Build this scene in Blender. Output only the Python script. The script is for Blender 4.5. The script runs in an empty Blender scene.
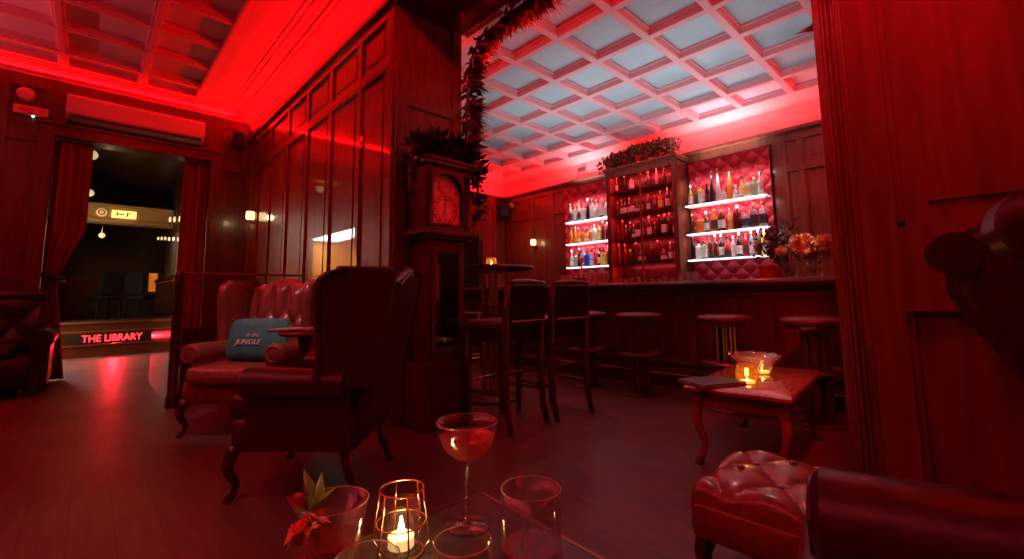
import bpy, bmesh, math, random
from math import sin, cos, pi, sqrt, radians
from mathutils import Vector, Matrix

random.seed(7)
GLINTS_U = [(13.449, 2.887), (12.736, 2.793), (12.001, 2.697), (11.263, 2.601), (10.471, 2.507)]
GLINTS_L = [(14.14, 2.494), (13.362, 2.417), (12.66, 2.347), (11.931, 2.264), (11.203, 2.193), (10.48, 2.112)]
SC = bpy.context.scene
COL = SC.collection

# ------------------------------------------------------------------ mesh builder
class MB:
    def __init__(s):
        s.bm = bmesh.new()
    def box(s, x0, x1, y0, y1, z0, z1):
        v = [s.bm.verts.new(p) for p in ((x0,y0,z0),(x1,y0,z0),(x1,y1,z0),(x0,y1,z0),(x0,y0,z1),(x1,y0,z1),(x1,y1,z1),(x0,y1,z1))]
        for f in ((0,3,2,1),(4,5,6,7),(0,1,5,4),(1,2,6,5),(2,3,7,6),(3,0,4,7)):
            s.bm.faces.new([v[i] for i in f])
        return s
    def obox(s, c, size, R):
        """box with centre c, full size, rotated by 3x3 R"""
        hx, hy, hz = [a*.5 for a in size]
        v = []
        for p in ((-hx,-hy,-hz),(hx,-hy,-hz),(hx,hy,-hz),(-hx,hy,-hz),(-hx,-hy,hz),(hx,-hy,hz),(hx,hy,hz),(-hx,hy,hz)):
            v.append(s.bm.verts.new(Vector(c) + R @ Vector(p)))
        for f in ((0,3,2,1),(4,5,6,7),(0,1,5,4),(1,2,6,5),(2,3,7,6),(3,0,4,7)):
            s.bm.faces.new([v[i] for i in f])
        return s
    def rings(s, rings, closed=True, cap0=True, cap1=True):
        """loft through rings of points"""
        R = [[s.bm.verts.new(p) for p in r] for r in rings]
        n = len(R[0])
        for a, b in zip(R, R[1:]):
            for i in range(n if closed else n-1):
                j = (i+1) % n
                s.bm.faces.new((a[i], a[j], b[j], b[i]))
        if closed and cap0: s.bm.faces.new(R[0][::-1])
        if closed and cap1: s.bm.faces.new(R[-1])
        return s
    def lathe(s, prof, c=(0,0,0), seg=20, sx=1, sy=1, ph=0):
        rr = []
        for r, z in prof:
            r = max(r, 1e-4)
            rr.append([(c[0]+sx*r*cos(2*pi*i/seg+ph), c[1]+sy*r*sin(2*pi*i/seg+ph), c[2]+z) for i in range(seg)])
        return s.rings(rr)
    def tube(s, pts, rad, seg=8, sx=1.0):
        pts = [Vector(p) for p in pts]
        if not isinstance(rad, (list, tuple)): rad = [rad]*len(pts)
        rr = []
        up = Vector((0,0,1))
        t0 = (pts[1]-pts[0]).normalized()
        if abs(t0.dot(up)) > .9: up = Vector((1,0,0))
        u = t0.cross(up).normalized()
        for i, p in enumerate(pts):
            t = (pts[min(i+1,len(pts)-1)] - pts[max(i-1,0)]).normalized()
            u = (u - t*u.dot(t)).normalized()
            w = t.cross(u)
            rr.append([p + (u*cos(2*pi*k/seg)*sx + w*sin(2*pi*k/seg))*rad[i] for k in range(seg)])
        return s.rings(rr)
    def torus(s, c, R, r, seg=24, k=8, R3=None):
        R3 = R3 or Matrix.Identity(3)
        vs = [[s.bm.verts.new(Vector(c)+R3@Vector(((R+r*cos(2*pi*j/k))*cos(2*pi*i/seg),(R+r*cos(2*pi*j/k))*sin(2*pi*i/seg),r*sin(2*pi*j/k)))) for j in range(k)] for i in range(seg)]
        for i in range(seg):
            for j in range(k):
                s.bm.faces.new((vs[i][j], vs[(i+1)%seg][j], vs[(i+1)%seg][(j+1)%k], vs[i][(j+1)%k]))
        return s
    def pillow(s, c, sz, e1=.35, e2=.35, nu=28, nv=14, R=None, f=None):
        R = R or Matrix.Identity(3)
        def pw(x, e): return math.copysign(abs(x)**e, x)
        rr = []
        for j in range(nv+1):
            v = -pi/2 + pi*j/nv
            v = max(-pi/2+.02, min(pi/2-.02, v))
            ring = []
            for i in range(nu):
                u = 2*pi*i/nu
                p = Vector((sz[0]*pw(cos(v),e1)*pw(cos(u),e2), sz[1]*pw(cos(v),e1)*pw(sin(u),e2), sz[2]*pw(sin(v),e1)))
                if f: p = f(p)
                ring.append(Vector(c)+R@p)
            rr.append(ring)
        return s.rings(rr)
    def grid(s, fn, nu, nv):
        V = [[s.bm.verts.new(fn(i/nu, j/nv)) for j in range(nv+1)] for i in range(nu+1)]
        for i in range(nu):
            for j in range(nv):
                s.bm.faces.new((V[i][j], V[i+1][j], V[i+1][j+1], V[i][j+1]))
        return s
    def prism(s, poly, z0, z1, axis='z'):
        def mp(a, b, c):
            return {'z': (a,b,c), 'x': (c,a,b), 'y': (a,c,b)}[axis]
        s.rings([[mp(a,b,z0) for a,b in poly],[mp(a,b,z1) for a,b in poly]])
        return s
    def leaf(s, p, d, n, L, W):
        p = Vector(p); d = Vector(d).normalized(); n = Vector(n)
        sd = d.cross(n)
        if sd.length < 1e-3: sd = d.cross(Vector((.3,.5,.8)))
        sd.normalize(); n = sd.cross(d)
        a = s.bm.verts.new(p); b = s.bm.verts.new(p+d*L*.45+sd*W+n*W*.35); c = s.bm.verts.new(p+d*L-n*W*.4); e = s.bm.verts.new(p+d*L*.45-sd*W+n*W*.35); m = s.bm.verts.new(p+d*L*.5)
        s.bm.faces.new((a,b,m)); s.bm.faces.new((b,c,m)); s.bm.faces.new((c,e,m)); s.bm.faces.new((e,a,m))
        return s
    def build(s, name, mat, parent=None, smooth=False, bevel=0, loc=None, rot=None, seg=2):
        me = bpy.data.meshes.new(name)
        bmesh.ops.recalc_face_normals(s.bm, faces=s.bm.faces[:])
        s.bm.to_mesh(me); s.bm.free()
        if mat: me.materials.append(mat)
        o = bpy.data.objects.new(name, me); COL.objects.link(o)
        if parent: o.parent = parent
        if loc: o.location = loc
        if rot: o.rotation_euler = rot
        if smooth:
            for p in me.polygons: p.use_smooth = True
            if smooth != 'all':
                md = o.modifiers.new('es','EDGE_SPLIT'); md.split_angle = radians(42)
        if bevel:
            b = o.modifiers.new('bv','BEVEL'); b.width = bevel; b.segments = seg; b.limit_method = 'ANGLE'; b.angle_limit = radians(40)
        return o

def tag(o, label, cat, group=None, kind=None):
    o['label'] = label; o['category'] = cat
    if group: o['group'] = group
    if kind: o['kind'] = kind
    return o
def thing(name, label, cat, loc=(0,0,0), rz=0, group=None):
    o = bpy.data.objects.new(name, None); COL.objects.link(o)
    o.empty_display_size = .1
    o.location = loc; o.rotation_euler = (0,0,rz)
    return tag(o, label, cat, group)
def struct(o):
    o['kind'] = 'structure'; return o
def copy_tree(o, parent=None):
    c = o.copy(); COL.objects.link(c)
    if parent: c.parent = parent
    for ch in list(o.children): copy_tree(ch, c)
    return c
def Rz(a): return Matrix.Rotation(a, 3, 'Z')
ORD = ['first','second','third','fourth','fifth','sixth','seventh','eighth','ninth','tenth','eleventh','twelfth','thirteenth']

# ------------------------------------------------------------------ materials
def mat(name, col, rough=.5, metal=0, coat=0, coat_r=.1, trans=0, ior=1.45, emis=None, es=0, spec=.5, alpha=None):
    m = bpy.data.materials.new(name); m.use_nodes = True
    b = m.node_tree.nodes['Principled BSDF']
    b.inputs['Base Color'].default_value = (*col, 1)
    b.inputs['Roughness'].default_value = rough
    b.inputs['Metallic'].default_value = metal
    b.inputs['Coat Weight'].default_value = coat
    b.inputs['Coat Roughness'].default_value = coat_r
    b.inputs['Transmission Weight'].default_value = trans
    b.inputs['IOR'].default_value = ior
    b.inputs['Specular IOR Level'].default_value = spec
    if emis:
        b.inputs['Emission Color'].default_value = (*emis, 1)
        b.inputs['Emission Strength'].default_value = es
    return m
def noisy(m, c1, c2, scale=(3,3,3), nscale=4, detail=5, bump=0, rough=None, dist=0, bscale=1):
    nt = m.node_tree; N = nt.nodes; L = nt.links
    b = N['Principled BSDF']
    tc = N.new('ShaderNodeTexCoord'); mp = N.new('ShaderNodeMapping')
    mp.inputs['Scale'].default_value = scale
    L.new(tc.outputs['Object'], mp.inputs['Vector'])
    nz = N.new('ShaderNodeTexNoise'); nz.inputs['Scale'].default_value = nscale; nz.inputs['Detail'].default_value = detail; nz.inputs['Distortion'].default_value = dist
    L.new(mp.outputs[0], nz.inputs['Vector'])
    cr = N.new('ShaderNodeValToRGB')
    cr.color_ramp.elements[0].position = .3; cr.color_ramp.elements[1].position = .7
    cr.color_ramp.elements[0].color = (*c1,1); cr.color_ramp.elements[1].color = (*c2,1)
    L.new(nz.outputs['Fac'], cr.inputs['Fac']); L.new(cr.outputs['Color'], b.inputs['Base Color'])
    if rough:
        mr = N.new('ShaderNodeMapRange'); mr.inputs['To Min'].default_value = rough[0]; mr.inputs['To Max'].default_value = rough[1]
        L.new(nz.outputs['Fac'], mr.inputs['Value']); L.new(mr.outputs[0], b.inputs['Roughness'])
    if bump:
        bp = N.new('ShaderNodeBump'); bp.inputs['Strength'].default_value = bump; bp.inputs['Distance'].default_value = .01*bscale
        L.new(nz.outputs['Fac'], bp.inputs['Height']); L.new(bp.outputs['Normal'], b.inputs['Normal'])
    return m
def glassy(name, tint, refl=.12, body=None, bodymix=0.0, rough=.03, edge=.6):
    """thin clear glass: straight transmission plus facing-dependent reflection, optional tinted body"""
    m = bpy.data.materials.new(name); m.use_nodes = True
    nt = m.node_tree; N = nt.nodes; L = nt.links
    N.remove(N['Principled BSDF']); out = N['Material Output']
    tr = N.new('ShaderNodeBsdfTransparent'); tr.inputs['Color'].default_value = (*tint,1)
    gl = N.new('ShaderNodeBsdfGlossy'); gl.inputs['Roughness'].default_value = rough; gl.inputs['Color'].default_value = (1,1,1,1)
    lw = N.new('ShaderNodeLayerWeight'); lw.inputs['Blend'].default_value = .16
    mr = N.new('ShaderNodeMapRange'); mr.inputs['To Min'].default_value = refl*.4; mr.inputs['To Max'].default_value = edge
    pw = N.new('ShaderNodeMath'); pw.operation = 'POWER'; pw.inputs[1].default_value = 1.15
    L.new(lw.outputs['Facing'], pw.inputs[0]); L.new(pw.outputs[0], mr.inputs['Value'])
    base = tr
    if body:
        df = N.new('ShaderNodeBsdfDiffuse'); df.inputs['Color'].default_value = (*body,1)
        tl = N.new('ShaderNodeBsdfTranslucent'); tl.inputs['Color'].default_value = (*body,1)
        md = N.new('ShaderNodeMixShader'); md.inputs[0].default_value = .5
        L.new(df.outputs[0], md.inputs[1]); L.new(tl.outputs[0], md.inputs[2])
        mb = N.new('ShaderNodeMixShader'); mb.inputs[0].default_value = bodymix
        L.new(tr.outputs[0], mb.inputs[1]); L.new(md.outputs[0], mb.inputs[2]); base = mb
    mx = N.new('ShaderNodeMixShader')
    L.new(mr.outputs[0], mx.inputs[0]); L.new(base.outputs[0], mx.inputs[1]); L.new(gl.outputs[0], mx.inputs[2])
    L.new(mx.outputs[0], out.inputs['Surface'])
    return m
M = {}
M['wood'] = noisy(mat('mahogany', (.2,.05,.03), .34, coat=.35, coat_r=.08), (.15,.036,.02), (.27,.075,.042), (9,9,.9), 3, 6, .04, None, .6)
M['panel'] = noisy(mat('panelling', (.2,.05,.03), .38, coat=1.0, coat_r=.03), (.16,.038,.02), (.27,.07,.036), (7,7,.6), 3, 6, 0, None, .8)
M['wood_clock'] = noisy(mat('clock_wood', (.1,.028,.018), .32, coat=.3, coat_r=.1), (.07,.02,.012), (.13,.036,.022), (8,8,1), 4, 6, .03)
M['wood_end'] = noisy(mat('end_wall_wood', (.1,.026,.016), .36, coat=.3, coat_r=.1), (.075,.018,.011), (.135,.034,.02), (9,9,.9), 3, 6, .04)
M['wood_matte'] = noisy(mat('matte_mahogany', (.2,.05,.03), .55, spec=.3), (.16,.038,.02), (.26,.07,.038), (7,7,.6), 3, 6, .03, None, .7)
M['wood_dark'] = noisy(mat('dark_wood', (.06,.018,.012), .32, coat=.3, coat_r=.1), (.04,.012,.008), (.085,.024,.014), (8,8,1), 4, 6, .03)
M['wood_bar'] = noisy(mat('bar_wood', (.1,.03,.02), .3, coat=.3, coat_r=.12), (.07,.02,.013), (.14,.04,.024), (8,8,1), 3, 6, .03)
M['wood_table'] = noisy(mat('table_wood', (.25,.07,.035), .22, coat=.5, coat_r=.08), (.22,.06,.028), (.38,.12,.05), (3,16,3), 3, 6, .02)
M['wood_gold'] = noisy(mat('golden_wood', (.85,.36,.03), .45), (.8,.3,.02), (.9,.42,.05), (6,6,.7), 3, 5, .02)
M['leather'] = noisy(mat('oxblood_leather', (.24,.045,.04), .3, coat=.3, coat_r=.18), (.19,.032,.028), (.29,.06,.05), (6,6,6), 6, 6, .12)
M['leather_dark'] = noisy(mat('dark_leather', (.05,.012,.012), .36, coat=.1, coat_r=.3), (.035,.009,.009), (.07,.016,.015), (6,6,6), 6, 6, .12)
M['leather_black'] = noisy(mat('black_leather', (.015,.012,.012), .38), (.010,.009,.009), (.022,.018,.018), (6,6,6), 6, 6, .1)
M['leather_seat'] = noisy(mat('bar_seat_leather', (.12,.04,.045), .35), (.09,.03,.033), (.15,.05,.055), (6,6,6), 6, 6, .1)
M['tuft_red'] = noisy(mat('red_upholstery', (.5,.05,.08), .42), (.46,.014,.035), (.6,.022,.05), (5,5,5), 5, 4, .05)
M['brass'] = mat('brass', (.75,.48,.2), .22, 1)
M['gold_wire'] = mat('gold_wire', (.9,.52,.28), .25, 1)
M['steel'] = mat('steel', (.6,.6,.62), .22, 1)
M['copper'] = mat('red_metal', (.85,.16,.13), .28, .55)
M['bronze'] = mat('bronze', (.25,.13,.09), .38, 1)
M['black_cloth'] = mat('black_cloth', (.006,.005,.005), .9, spec=.1)
M['black'] = mat('black_plastic', (.012,.012,.014), .4)
M['gloss_black'] = mat('gloss_black', (.01,.008,.008), .12, coat=.5, coat_r=.05)
M['white'] = mat('white_plastic', (.75,.72,.72), .4)
M['ceil'] = noisy(mat('ceiling_paint', (.74,.7,.7), .55), (.7,.66,.66), (.78,.74,.74), (1,1,1), 3, 3)
M['ceil_panel'] = noisy(mat('ceiling_panel', (.6,.68,.74), .6), (.42,.62,.69), (.52,.74,.81), (1,1,1), 1.5, 4)
M['rib'] = mat('rib_light_tint', (.8,.48,.52), .55)  # white ribs tinted pink, the red light put into their colour
M['plaster'] = mat('plaster', (.7,.62,.62), .6)
M['curtain'] = noisy(mat('red_velvet', (.3,.02,.02), .8), (.24,.013,.013), (.36,.026,.023), (10,10,.5), 3, 4, .05)
M['dark_wall'] = noisy(mat('dark_panelling', (.03,.016,.01), .3), (.02,.011,.007), (.045,.024,.013), (8,8,1), 3, 5)
M['glass'] = glassy('clear_glass', (.97,.97,.97), .1, edge=.8)
M['thin_glass'] = glassy('window_glass', (.95,.95,.95), .1, edge=.4)
M['crystal'] = glassy('cut_crystal', (.93,.9,.9), .25, (.85,.7,.7), .12, .05, .8)
M['amber_glass'] = glassy('amber_glass', (1,.8,.5), .15, (.95,.6,.25), .07, .04, .6)
M['rim_glass'] = glassy('glass_rim', (.95,.93,.93), .4, (.95,.8,.78), .4, .05, .85)
M['drink_pink'] = glassy('pink_cocktail', (1,.42,.4), .08, (1,.24,.24), .3, edge=.25)
M['drink_red'] = glassy('red_cocktail', (.95,.3,.27), .08, (.85,.16,.14), .28, edge=.25)
M['wax'] = mat('wax', (.95,.8,.5), .5, emis=(1,.62,.2), es=1.3)
M['flame'] = mat('flame', (1,.7,.3), .5, emis=(1,.66,.25), es=40)
M['lamp_warm'] = mat('lamp_glass', (1,.85,.55), .4, emis=(1,.72,.30), es=5)
M['lit_shelf'] = mat('edge_lit_glass', (.8,.85,.9), .3, emis=(.9,.95,1), es=.5)
M['lamp_sconce'] = mat('sconce_glass', (1,.85,.55), .4, emis=(1,.74,.32), es=1.5)
M['lamp_dim'] = mat('dim_lamp_glass', (1,.85,.55), .4, emis=(.9,.72,.33), es=.6)
M['glint_row'] = mat('row_glint', (1,.85,.6), .4, emis=(1,.78,.45), es=.8)  # glow of the reflections modelled along the passage
M['led_white'] = mat('led_white', (1,1,1), .4, emis=(.93,.97,1), es=3)
M['ceiling_light'] = mat('light_panel', (1,1,1), .4, emis=(.95,1,.97), es=15)
M['sign_red'] = mat('lit_letter', (1,.05,.05), .4, emis=(1,.012,.02), es=9)
M['sign_yellow'] = mat('lit_yellow', (1,.8,.3), .4, emis=(.95,.68,.16), es=1.6)
M['paper'] = mat('paper_label', (.75,.7,.65), .6)
M['paper_dark'] = mat('dark_label', (.05,.04,.05), .5)
M['paper_yellow'] = mat('yellow_label', (.8,.6,.15), .6)
M['leaf'] = noisy(mat('dark_leaf', (.04,.05,.025), .55), (.02,.03,.014), (.07,.075,.035), (9,9,9), 3, 3)
M['dry'] = noisy(mat('dried_leaf', (.22,.12,.06), .6), (.14,.07,.035), (.32,.18,.09), (9,9,9), 3, 3)
M['dry_red'] = noisy(mat('dried_red_flower', (.4,.08,.07), .6), (.3,.05,.05), (.5,.14,.1), (9,9,9), 3, 3)
M['orange'] = noisy(mat('orange_petal', (.9,.45,.2), .6), (.85,.36,.14), (.95,.55,.28), (20,20,20), 3, 3)
M['petal_mix'] = noisy(mat('purple_petal', (.25,.14,.2), .6), (.1,.06,.14), (.5,.34,.36), (25,25,25), 3, 3)
M['petal'] = noisy(mat('peach_petal', (.85,.4,.2), .5), (.8,.3,.12), (.9,.5,.3), (20,20,20), 3, 3)
M['petal_red'] = mat('red_petal', (.8,.08,.06), .5)
M['garnish_leaf'] = mat('garnish_leaf', (.26,.2,.06), .5)
M['teal'] = noisy(mat('teal_fabric', (.06,.3,.32), .75), (.025,.14,.15), (.045,.21,.22), (4,4,4), 4, 5, .2)
M['cream'] = mat('cream_thread', (.75,.6,.5), .7)
M['slate'] = noisy(mat('slate_tray', (.05,.045,.05), .35), (.035,.03,.035), (.07,.06,.065), (5,5,5), 5, 4, .05)
M['folder'] = noisy(mat('blue_black_leatherette', (.06,.075,.1), .4), (.05,.065,.085), (.07,.09,.12), (20,20,20), 4, 3, .05)
M['grey_top'] = mat('grey_cover', (.4,.42,.45), .4)
M['dial'] = noisy(mat('clock_dial', (.85,.62,.5), .4), (.6,.4,.3), (.95,.75,.62), (9,9,9), 3, 3)
M['blue_card'] = mat('blue_label', (.1,.15,.75), .4)
M['exit_white'] = mat('exit_panel', (.8,.5,.5), .4)

def floor_mat():
    m = mat('dark_oak_boards', (.06,.03,.02), .32)
    nt = m.node_tree; N = nt.nodes; L = nt.links; b = N['Principled BSDF']
    tc = N.new('ShaderNodeTexCoord'); mp = N.new('ShaderNodeMapping')
    L.new(tc.outputs['Object'], mp.inputs['Vector'])
    mp.inputs['Rotation'].default_value = (0,0,radians(90))
    br = N.new('ShaderNodeTexBrick'); br.inputs['Scale'].default_value = 1
    br.inputs['Brick Width'].default_value = 1.5; br.inputs['Row Height'].default_value = .15
    br.inputs['Mortar Size'].default_value = 0.0012
    br.inputs['Color1'].default_value = (.13,.052,.043,1); br.inputs['Color2'].default_value = (.15,.06,.048,1); br.inputs['Mortar'].default_value = (.03,.012,.01,1)
    L.new(mp.outputs[0], br.inputs['Vector'])
    mp2 = N.new('ShaderNodeMapping'); mp2.inputs['Scale'].default_value = (12,1.2,1)
    L.new(tc.outputs['Object'], mp2.inputs['Vector'])
    nz = N.new('ShaderNodeTexNoise'); nz.inputs['Scale'].default_value = 2.2; nz.inputs['Detail'].default_value = 7
    L.new(mp2.outputs[0], nz.inputs['Vector'])
    mx = N.new('ShaderNodeMix'); mx.data_type = 'RGBA'; mx.blend_type = 'MULTIPLY'; mx.inputs['Factor'].default_value = .65
    cr = N.new('ShaderNodeValToRGB'); cr.color_ramp.elements[0].position = .3; cr.color_ramp.elements[1].position = .72
    cr.color_ramp.elements[0].color = (.45,.4,.4,1); cr.color_ramp.elements[1].color = (1,1,1,1)
    L.new(nz.outputs['Fac'], cr.inputs['Fac'])
    L.new(br.outputs['Color'], mx.inputs[6]); L.new(cr.outputs['Color'], mx.inputs[7]); L.new(mx.outputs[2], b.inputs['Base Color'])
    nz2 = N.new('ShaderNodeTexNoise'); nz2.inputs['Scale'].default_value = 1.4; nz2.inputs['Detail'].default_value = 5
    L.new(tc.outputs['Object'], nz2.inputs['Vector'])
    mr = N.new('ShaderNodeMapRange'); mr.inputs['To Min'].default_value = .3; mr.inputs['To Max'].default_value = .55
    L.new(nz2.outputs['Fac'], mr.inputs['Value']); L.new(mr.outputs[0], b.inputs['Roughness'])
    bp = N.new('ShaderNodeBump'); bp.inputs['Strength'].default_value = .12; bp.inputs['Distance'].default_value = .01
    L.new(nz.outputs['Fac'], bp.inputs['Height']); L.new(bp.outputs['Normal'], b.inputs['Normal'])
    return m
M['floor'] = floor_mat()

# bottle glass colours
def bglass(name, col, trans=.75):
    return glassy(name, tuple(.35+.65*c for c in col), .15, col, 1.0-trans*.65, .08, .5)
BG = {
 'clear': bglass('bottle_clear', (.88,.92,.95), .8), 'pale green': bglass('bottle_pale_green', (.55,.85,.7), .7),
 'pale blue': bglass('bottle_pale_blue', (.45,.72,.95), .7), 'blue': bglass('bottle_blue', (.06,.2,.8), .5),
 'amber': bglass('bottle_amber', (.9,.42,.06), .6), 'golden': bglass('bottle_golden', (.95,.68,.15), .6),
 'brown': bglass('bottle_brown', (.16,.055,.02), .4), 'black': mat('bottle_black', (.015,.012,.016), .12),
 'green': bglass('bottle_green', (.08,.22,.06), .5), 'red': bglass('bottle_red', (.65,.05,.04), .4),
 'white': mat('bottle_white', (.85,.84,.8), .25), 'yellow': mat('bottle_yellow', (.85,.62,.08), .3),
 'dark red': bglass('bottle_dark_red', (.2,.03,.025), .3), 'silver': mat('bottle_silver', (.7,.7,.74), .2, .9),
}

# ------------------------------------------------------------------ dimensions
XP, XB = 1.75, 2.415           # lounge face / bar face of the partition
YE = 7.9                       # lounge end wall
YJ, YR = 3.26, .307            # left and right jamb of the wide opening
XBW, YBL, YBR = 6.6, 7.2, -1.6 # bar room back wall, left wall, right wall
XL, YBK = -3.2, -2.6           # lounge far left wall and the wall behind the camera
ZA, ZB = 3.9, 3.53             # rib undersides, lounge and bar
ZS = 3.46                      # soffit of the opening

# ------------------------------------------------------------------ setting
b = MB(); b.box(XL-.2, XBW+.2, YBK-.2, 13.2, -.12, 0); struct(b.build('floor', M['floor']))

def panelled(name, axis, pos, sgn, a0, a1, z0, z1, stiles, rails, material, extra=None, thick=.06, raised=True, mould=.016):
    """wood panelling on a wall face; axis 'x': face at x=pos running along y, 'y': face at y=pos running along x.
    sgn: direction the face looks."""
    b = MB()
    def bx(u0,u1,w0,w1,d0,d1):
        lo, hi = sorted((pos+sgn*d0, pos+sgn*d1))
        if axis == 'x': b.box(lo,hi,u0,u1,w0,w1)
        else: b.box(u0,u1,lo,hi,w0,w1)
    bx(a0,a1,z0,z1,-thick,0)
    for (u,w) in stiles: bx(u-w/2,u+w/2,z0,z1,0,.022)
    for (z,w) in rails: bx(a0,a1,z-w/2,z+w/2,0,.0215)
    # mouldings round every field
    us = sorted(stiles); zs = sorted(rails)
    for (u,w),(u2,w2) in zip(us,us[1:]):
        for (z,h),(zz,h2) in zip(zs,zs[1:]):
            p,q,r,s_ = u+w/2,u2-w2/2,z+h/2,zz-h2/2
            if q-p < .08 or s_-r < .08: continue
            m_ = mould
            bx(p,q,r,r+m_,0,.012); bx(p,q,s_-m_,s_,0,.03)
            bx(p,p+m_,r,s_,0,.012); bx(q-m_,q,r,s_,0,.012)
            if raised and q-p > .2 and s_-r > .25: bx(p+.07,q-.07,r+.07,s_-.07,0,.008)
    if extra: extra(bx)
    return struct(b.build(name, material))

# --- partition, part left of the opening (lounge side)
stl = [(YJ+.06,.12)] + [(y,.09) for y in (3.9,4.6,5.3,6.0,6.75,7.35)] + [(YE-.05,.1)]
def led(bx): bx(YJ, YE, 3.50, 3.545, 0, .06)
panelled('wall_partition', 'x', XP, -1, YJ, YE, 0, 3.54, stl, [(.11,.22),(1.0,.1),(2.98,.09),(3.47,.14)], M['panel'], led, thick=.1)
b = MB(); b.box(XP+.1, XB, YJ, YE+.1, 0, 4.1); b.box(XP, XP+.1, YJ, YE, 3.54, 4.1)
struct(b.build('wall_partition_core', M['plaster']))
# jamb face, clad in wood
b = MB()
b.box(XP, XB, YJ-.02, YJ, 0, ZS)
for x0,x1 in ((XP,XP+.1),(XB-.1,XB)): b.box(x0,x1,YJ-.045,YJ-.02,0,ZS)
b.box(XP+.1,XB-.1,YJ-.04,YJ-.02,0,.2); b.box(XP+.1,XB-.1,YJ-.04,YJ-.02,2.6,2.7); b.box(XP+.1,XB-.1,YJ-.04,YJ-.02,.95,1.05)
for k in range(3): b.box(XP-.03+.006*k, XP, YJ-.02+.04*k, YJ+.02+.04*k, 0, ZS)
b.box(XP-.012, XP, YJ-.045, YJ+.13, 0, ZS)
struct(b.build('trim_1', M['wood'], bevel=.004))
# --- header above the opening
b = MB(); b.box(XP, XB, YR-.1, YJ+.1, ZS+.02, 4.1)
struct(b.build('wall_header', M['wood']))
b = MB(); b.box(XP-.01, XB+.01, YR-.02, YJ, ZS, ZS+.04); b.box(XP+.12, XB-.12, YR+.1, YJ-.12, ZS-.015, ZS)
b.box(XP-.035, XP, YR-.14, YJ+.13, ZS, ZS+.12)
struct(b.build('trim_2', M['wood_dark'], bevel=.004))
# --- partition right of the opening
stl = [(YBK+.05,.1),(-1.9,.1),(-1.25,.1),(-.62,.1),(.02-.005,.001),(YR-.085,.17)]
panelled('wall_right', 'x', XP, -1, YBK, YR, 0, 3.54, [(YBK+.05,.1),(-1.9,.1),(-1.2,.1),(-.5,.1),(YR-.0725,.145)], [(.11,.22),(1.07,.23),(2.9,.09),(3.47,.14)], M['wood_matte'], None, thick=.1)
b = MB(); b.box(XP+.1, XB, YBK, YR, 0, 4.1); b.box(XP, XP+.1, YBK, YR, 3.54, 4.1)
struct(b.build('wall_right_core', M['plaster']))
b = MB()
for k in range(4): b.box(XP-.04+.006*abs(k-1), XP, YR-.004-.013*k-.010, YR-.004-.013*k, 0, ZS)
b.box(XP-.03, XB+.03, YR-.004, YR+.018, 0, ZS); b.box(XP-.026, XP, YR-.06, YR, 0, ZS)
struct(b.build('trim_3', M['wood'], bevel=.003))

# --- lounge end wall with the portal to the library passage
DX0, DX1, DZ = -.46, 1.23, 3.05
def endextra(bx):
    bx(DX0-.12, DX0, 0, DZ+.13, 0, .05); bx(DX1, DX1+.12, 0, DZ+.13, 0, .05); bx(DX0-.12, DX1+.12, DZ, DZ+.13, 0, .05)
    bx(DX0-.16, DX1+.16, DZ+.13, DZ+.17, 0, .075)
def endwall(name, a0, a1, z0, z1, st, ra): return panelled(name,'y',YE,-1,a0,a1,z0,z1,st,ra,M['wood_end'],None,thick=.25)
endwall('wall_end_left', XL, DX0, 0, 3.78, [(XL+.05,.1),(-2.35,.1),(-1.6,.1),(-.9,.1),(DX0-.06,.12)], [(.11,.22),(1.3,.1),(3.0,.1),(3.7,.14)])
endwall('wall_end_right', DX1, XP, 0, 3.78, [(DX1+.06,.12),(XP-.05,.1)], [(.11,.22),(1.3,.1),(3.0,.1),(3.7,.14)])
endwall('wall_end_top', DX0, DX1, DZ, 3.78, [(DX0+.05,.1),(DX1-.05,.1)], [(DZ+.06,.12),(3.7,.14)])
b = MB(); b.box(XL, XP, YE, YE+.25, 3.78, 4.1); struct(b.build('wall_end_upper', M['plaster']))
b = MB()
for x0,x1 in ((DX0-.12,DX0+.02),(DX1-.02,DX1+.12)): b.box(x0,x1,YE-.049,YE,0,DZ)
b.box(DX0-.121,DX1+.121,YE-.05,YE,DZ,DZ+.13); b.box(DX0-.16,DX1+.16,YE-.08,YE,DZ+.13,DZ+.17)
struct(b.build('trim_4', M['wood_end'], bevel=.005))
# --- lounge left and rear walls (outside the frame, they close the room)
panelled('wall_left', 'x', XL, 1, YBK, YE, 0, 3.78, [(y,.1) for y in (-2.55,-1.3,0,1.3,2.6,3.9,5.2,6.5,7.85)], [(.11,.22),(1.3,.1),(3.0,.1),(3.7,.14)], M['wood'])
panelled('wall_rear', 'y', YBK, 1, XL, XP, 0, 3.78, [(x,.1) for x in (-3.15,-2,-.8,.4,1.7)], [(.11,.22),(1.3,.1),(3.0,.1),(3.7,.14)], M['wood'])
b = MB(); b.box(XL-.06, XL, YBK, YE, 3.78, 4.1); b.box(XL, XP, YBK-.06, YBK, 3.78, 4.1)
struct(b.build('wall_left_upper', M['plaster']))

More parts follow.
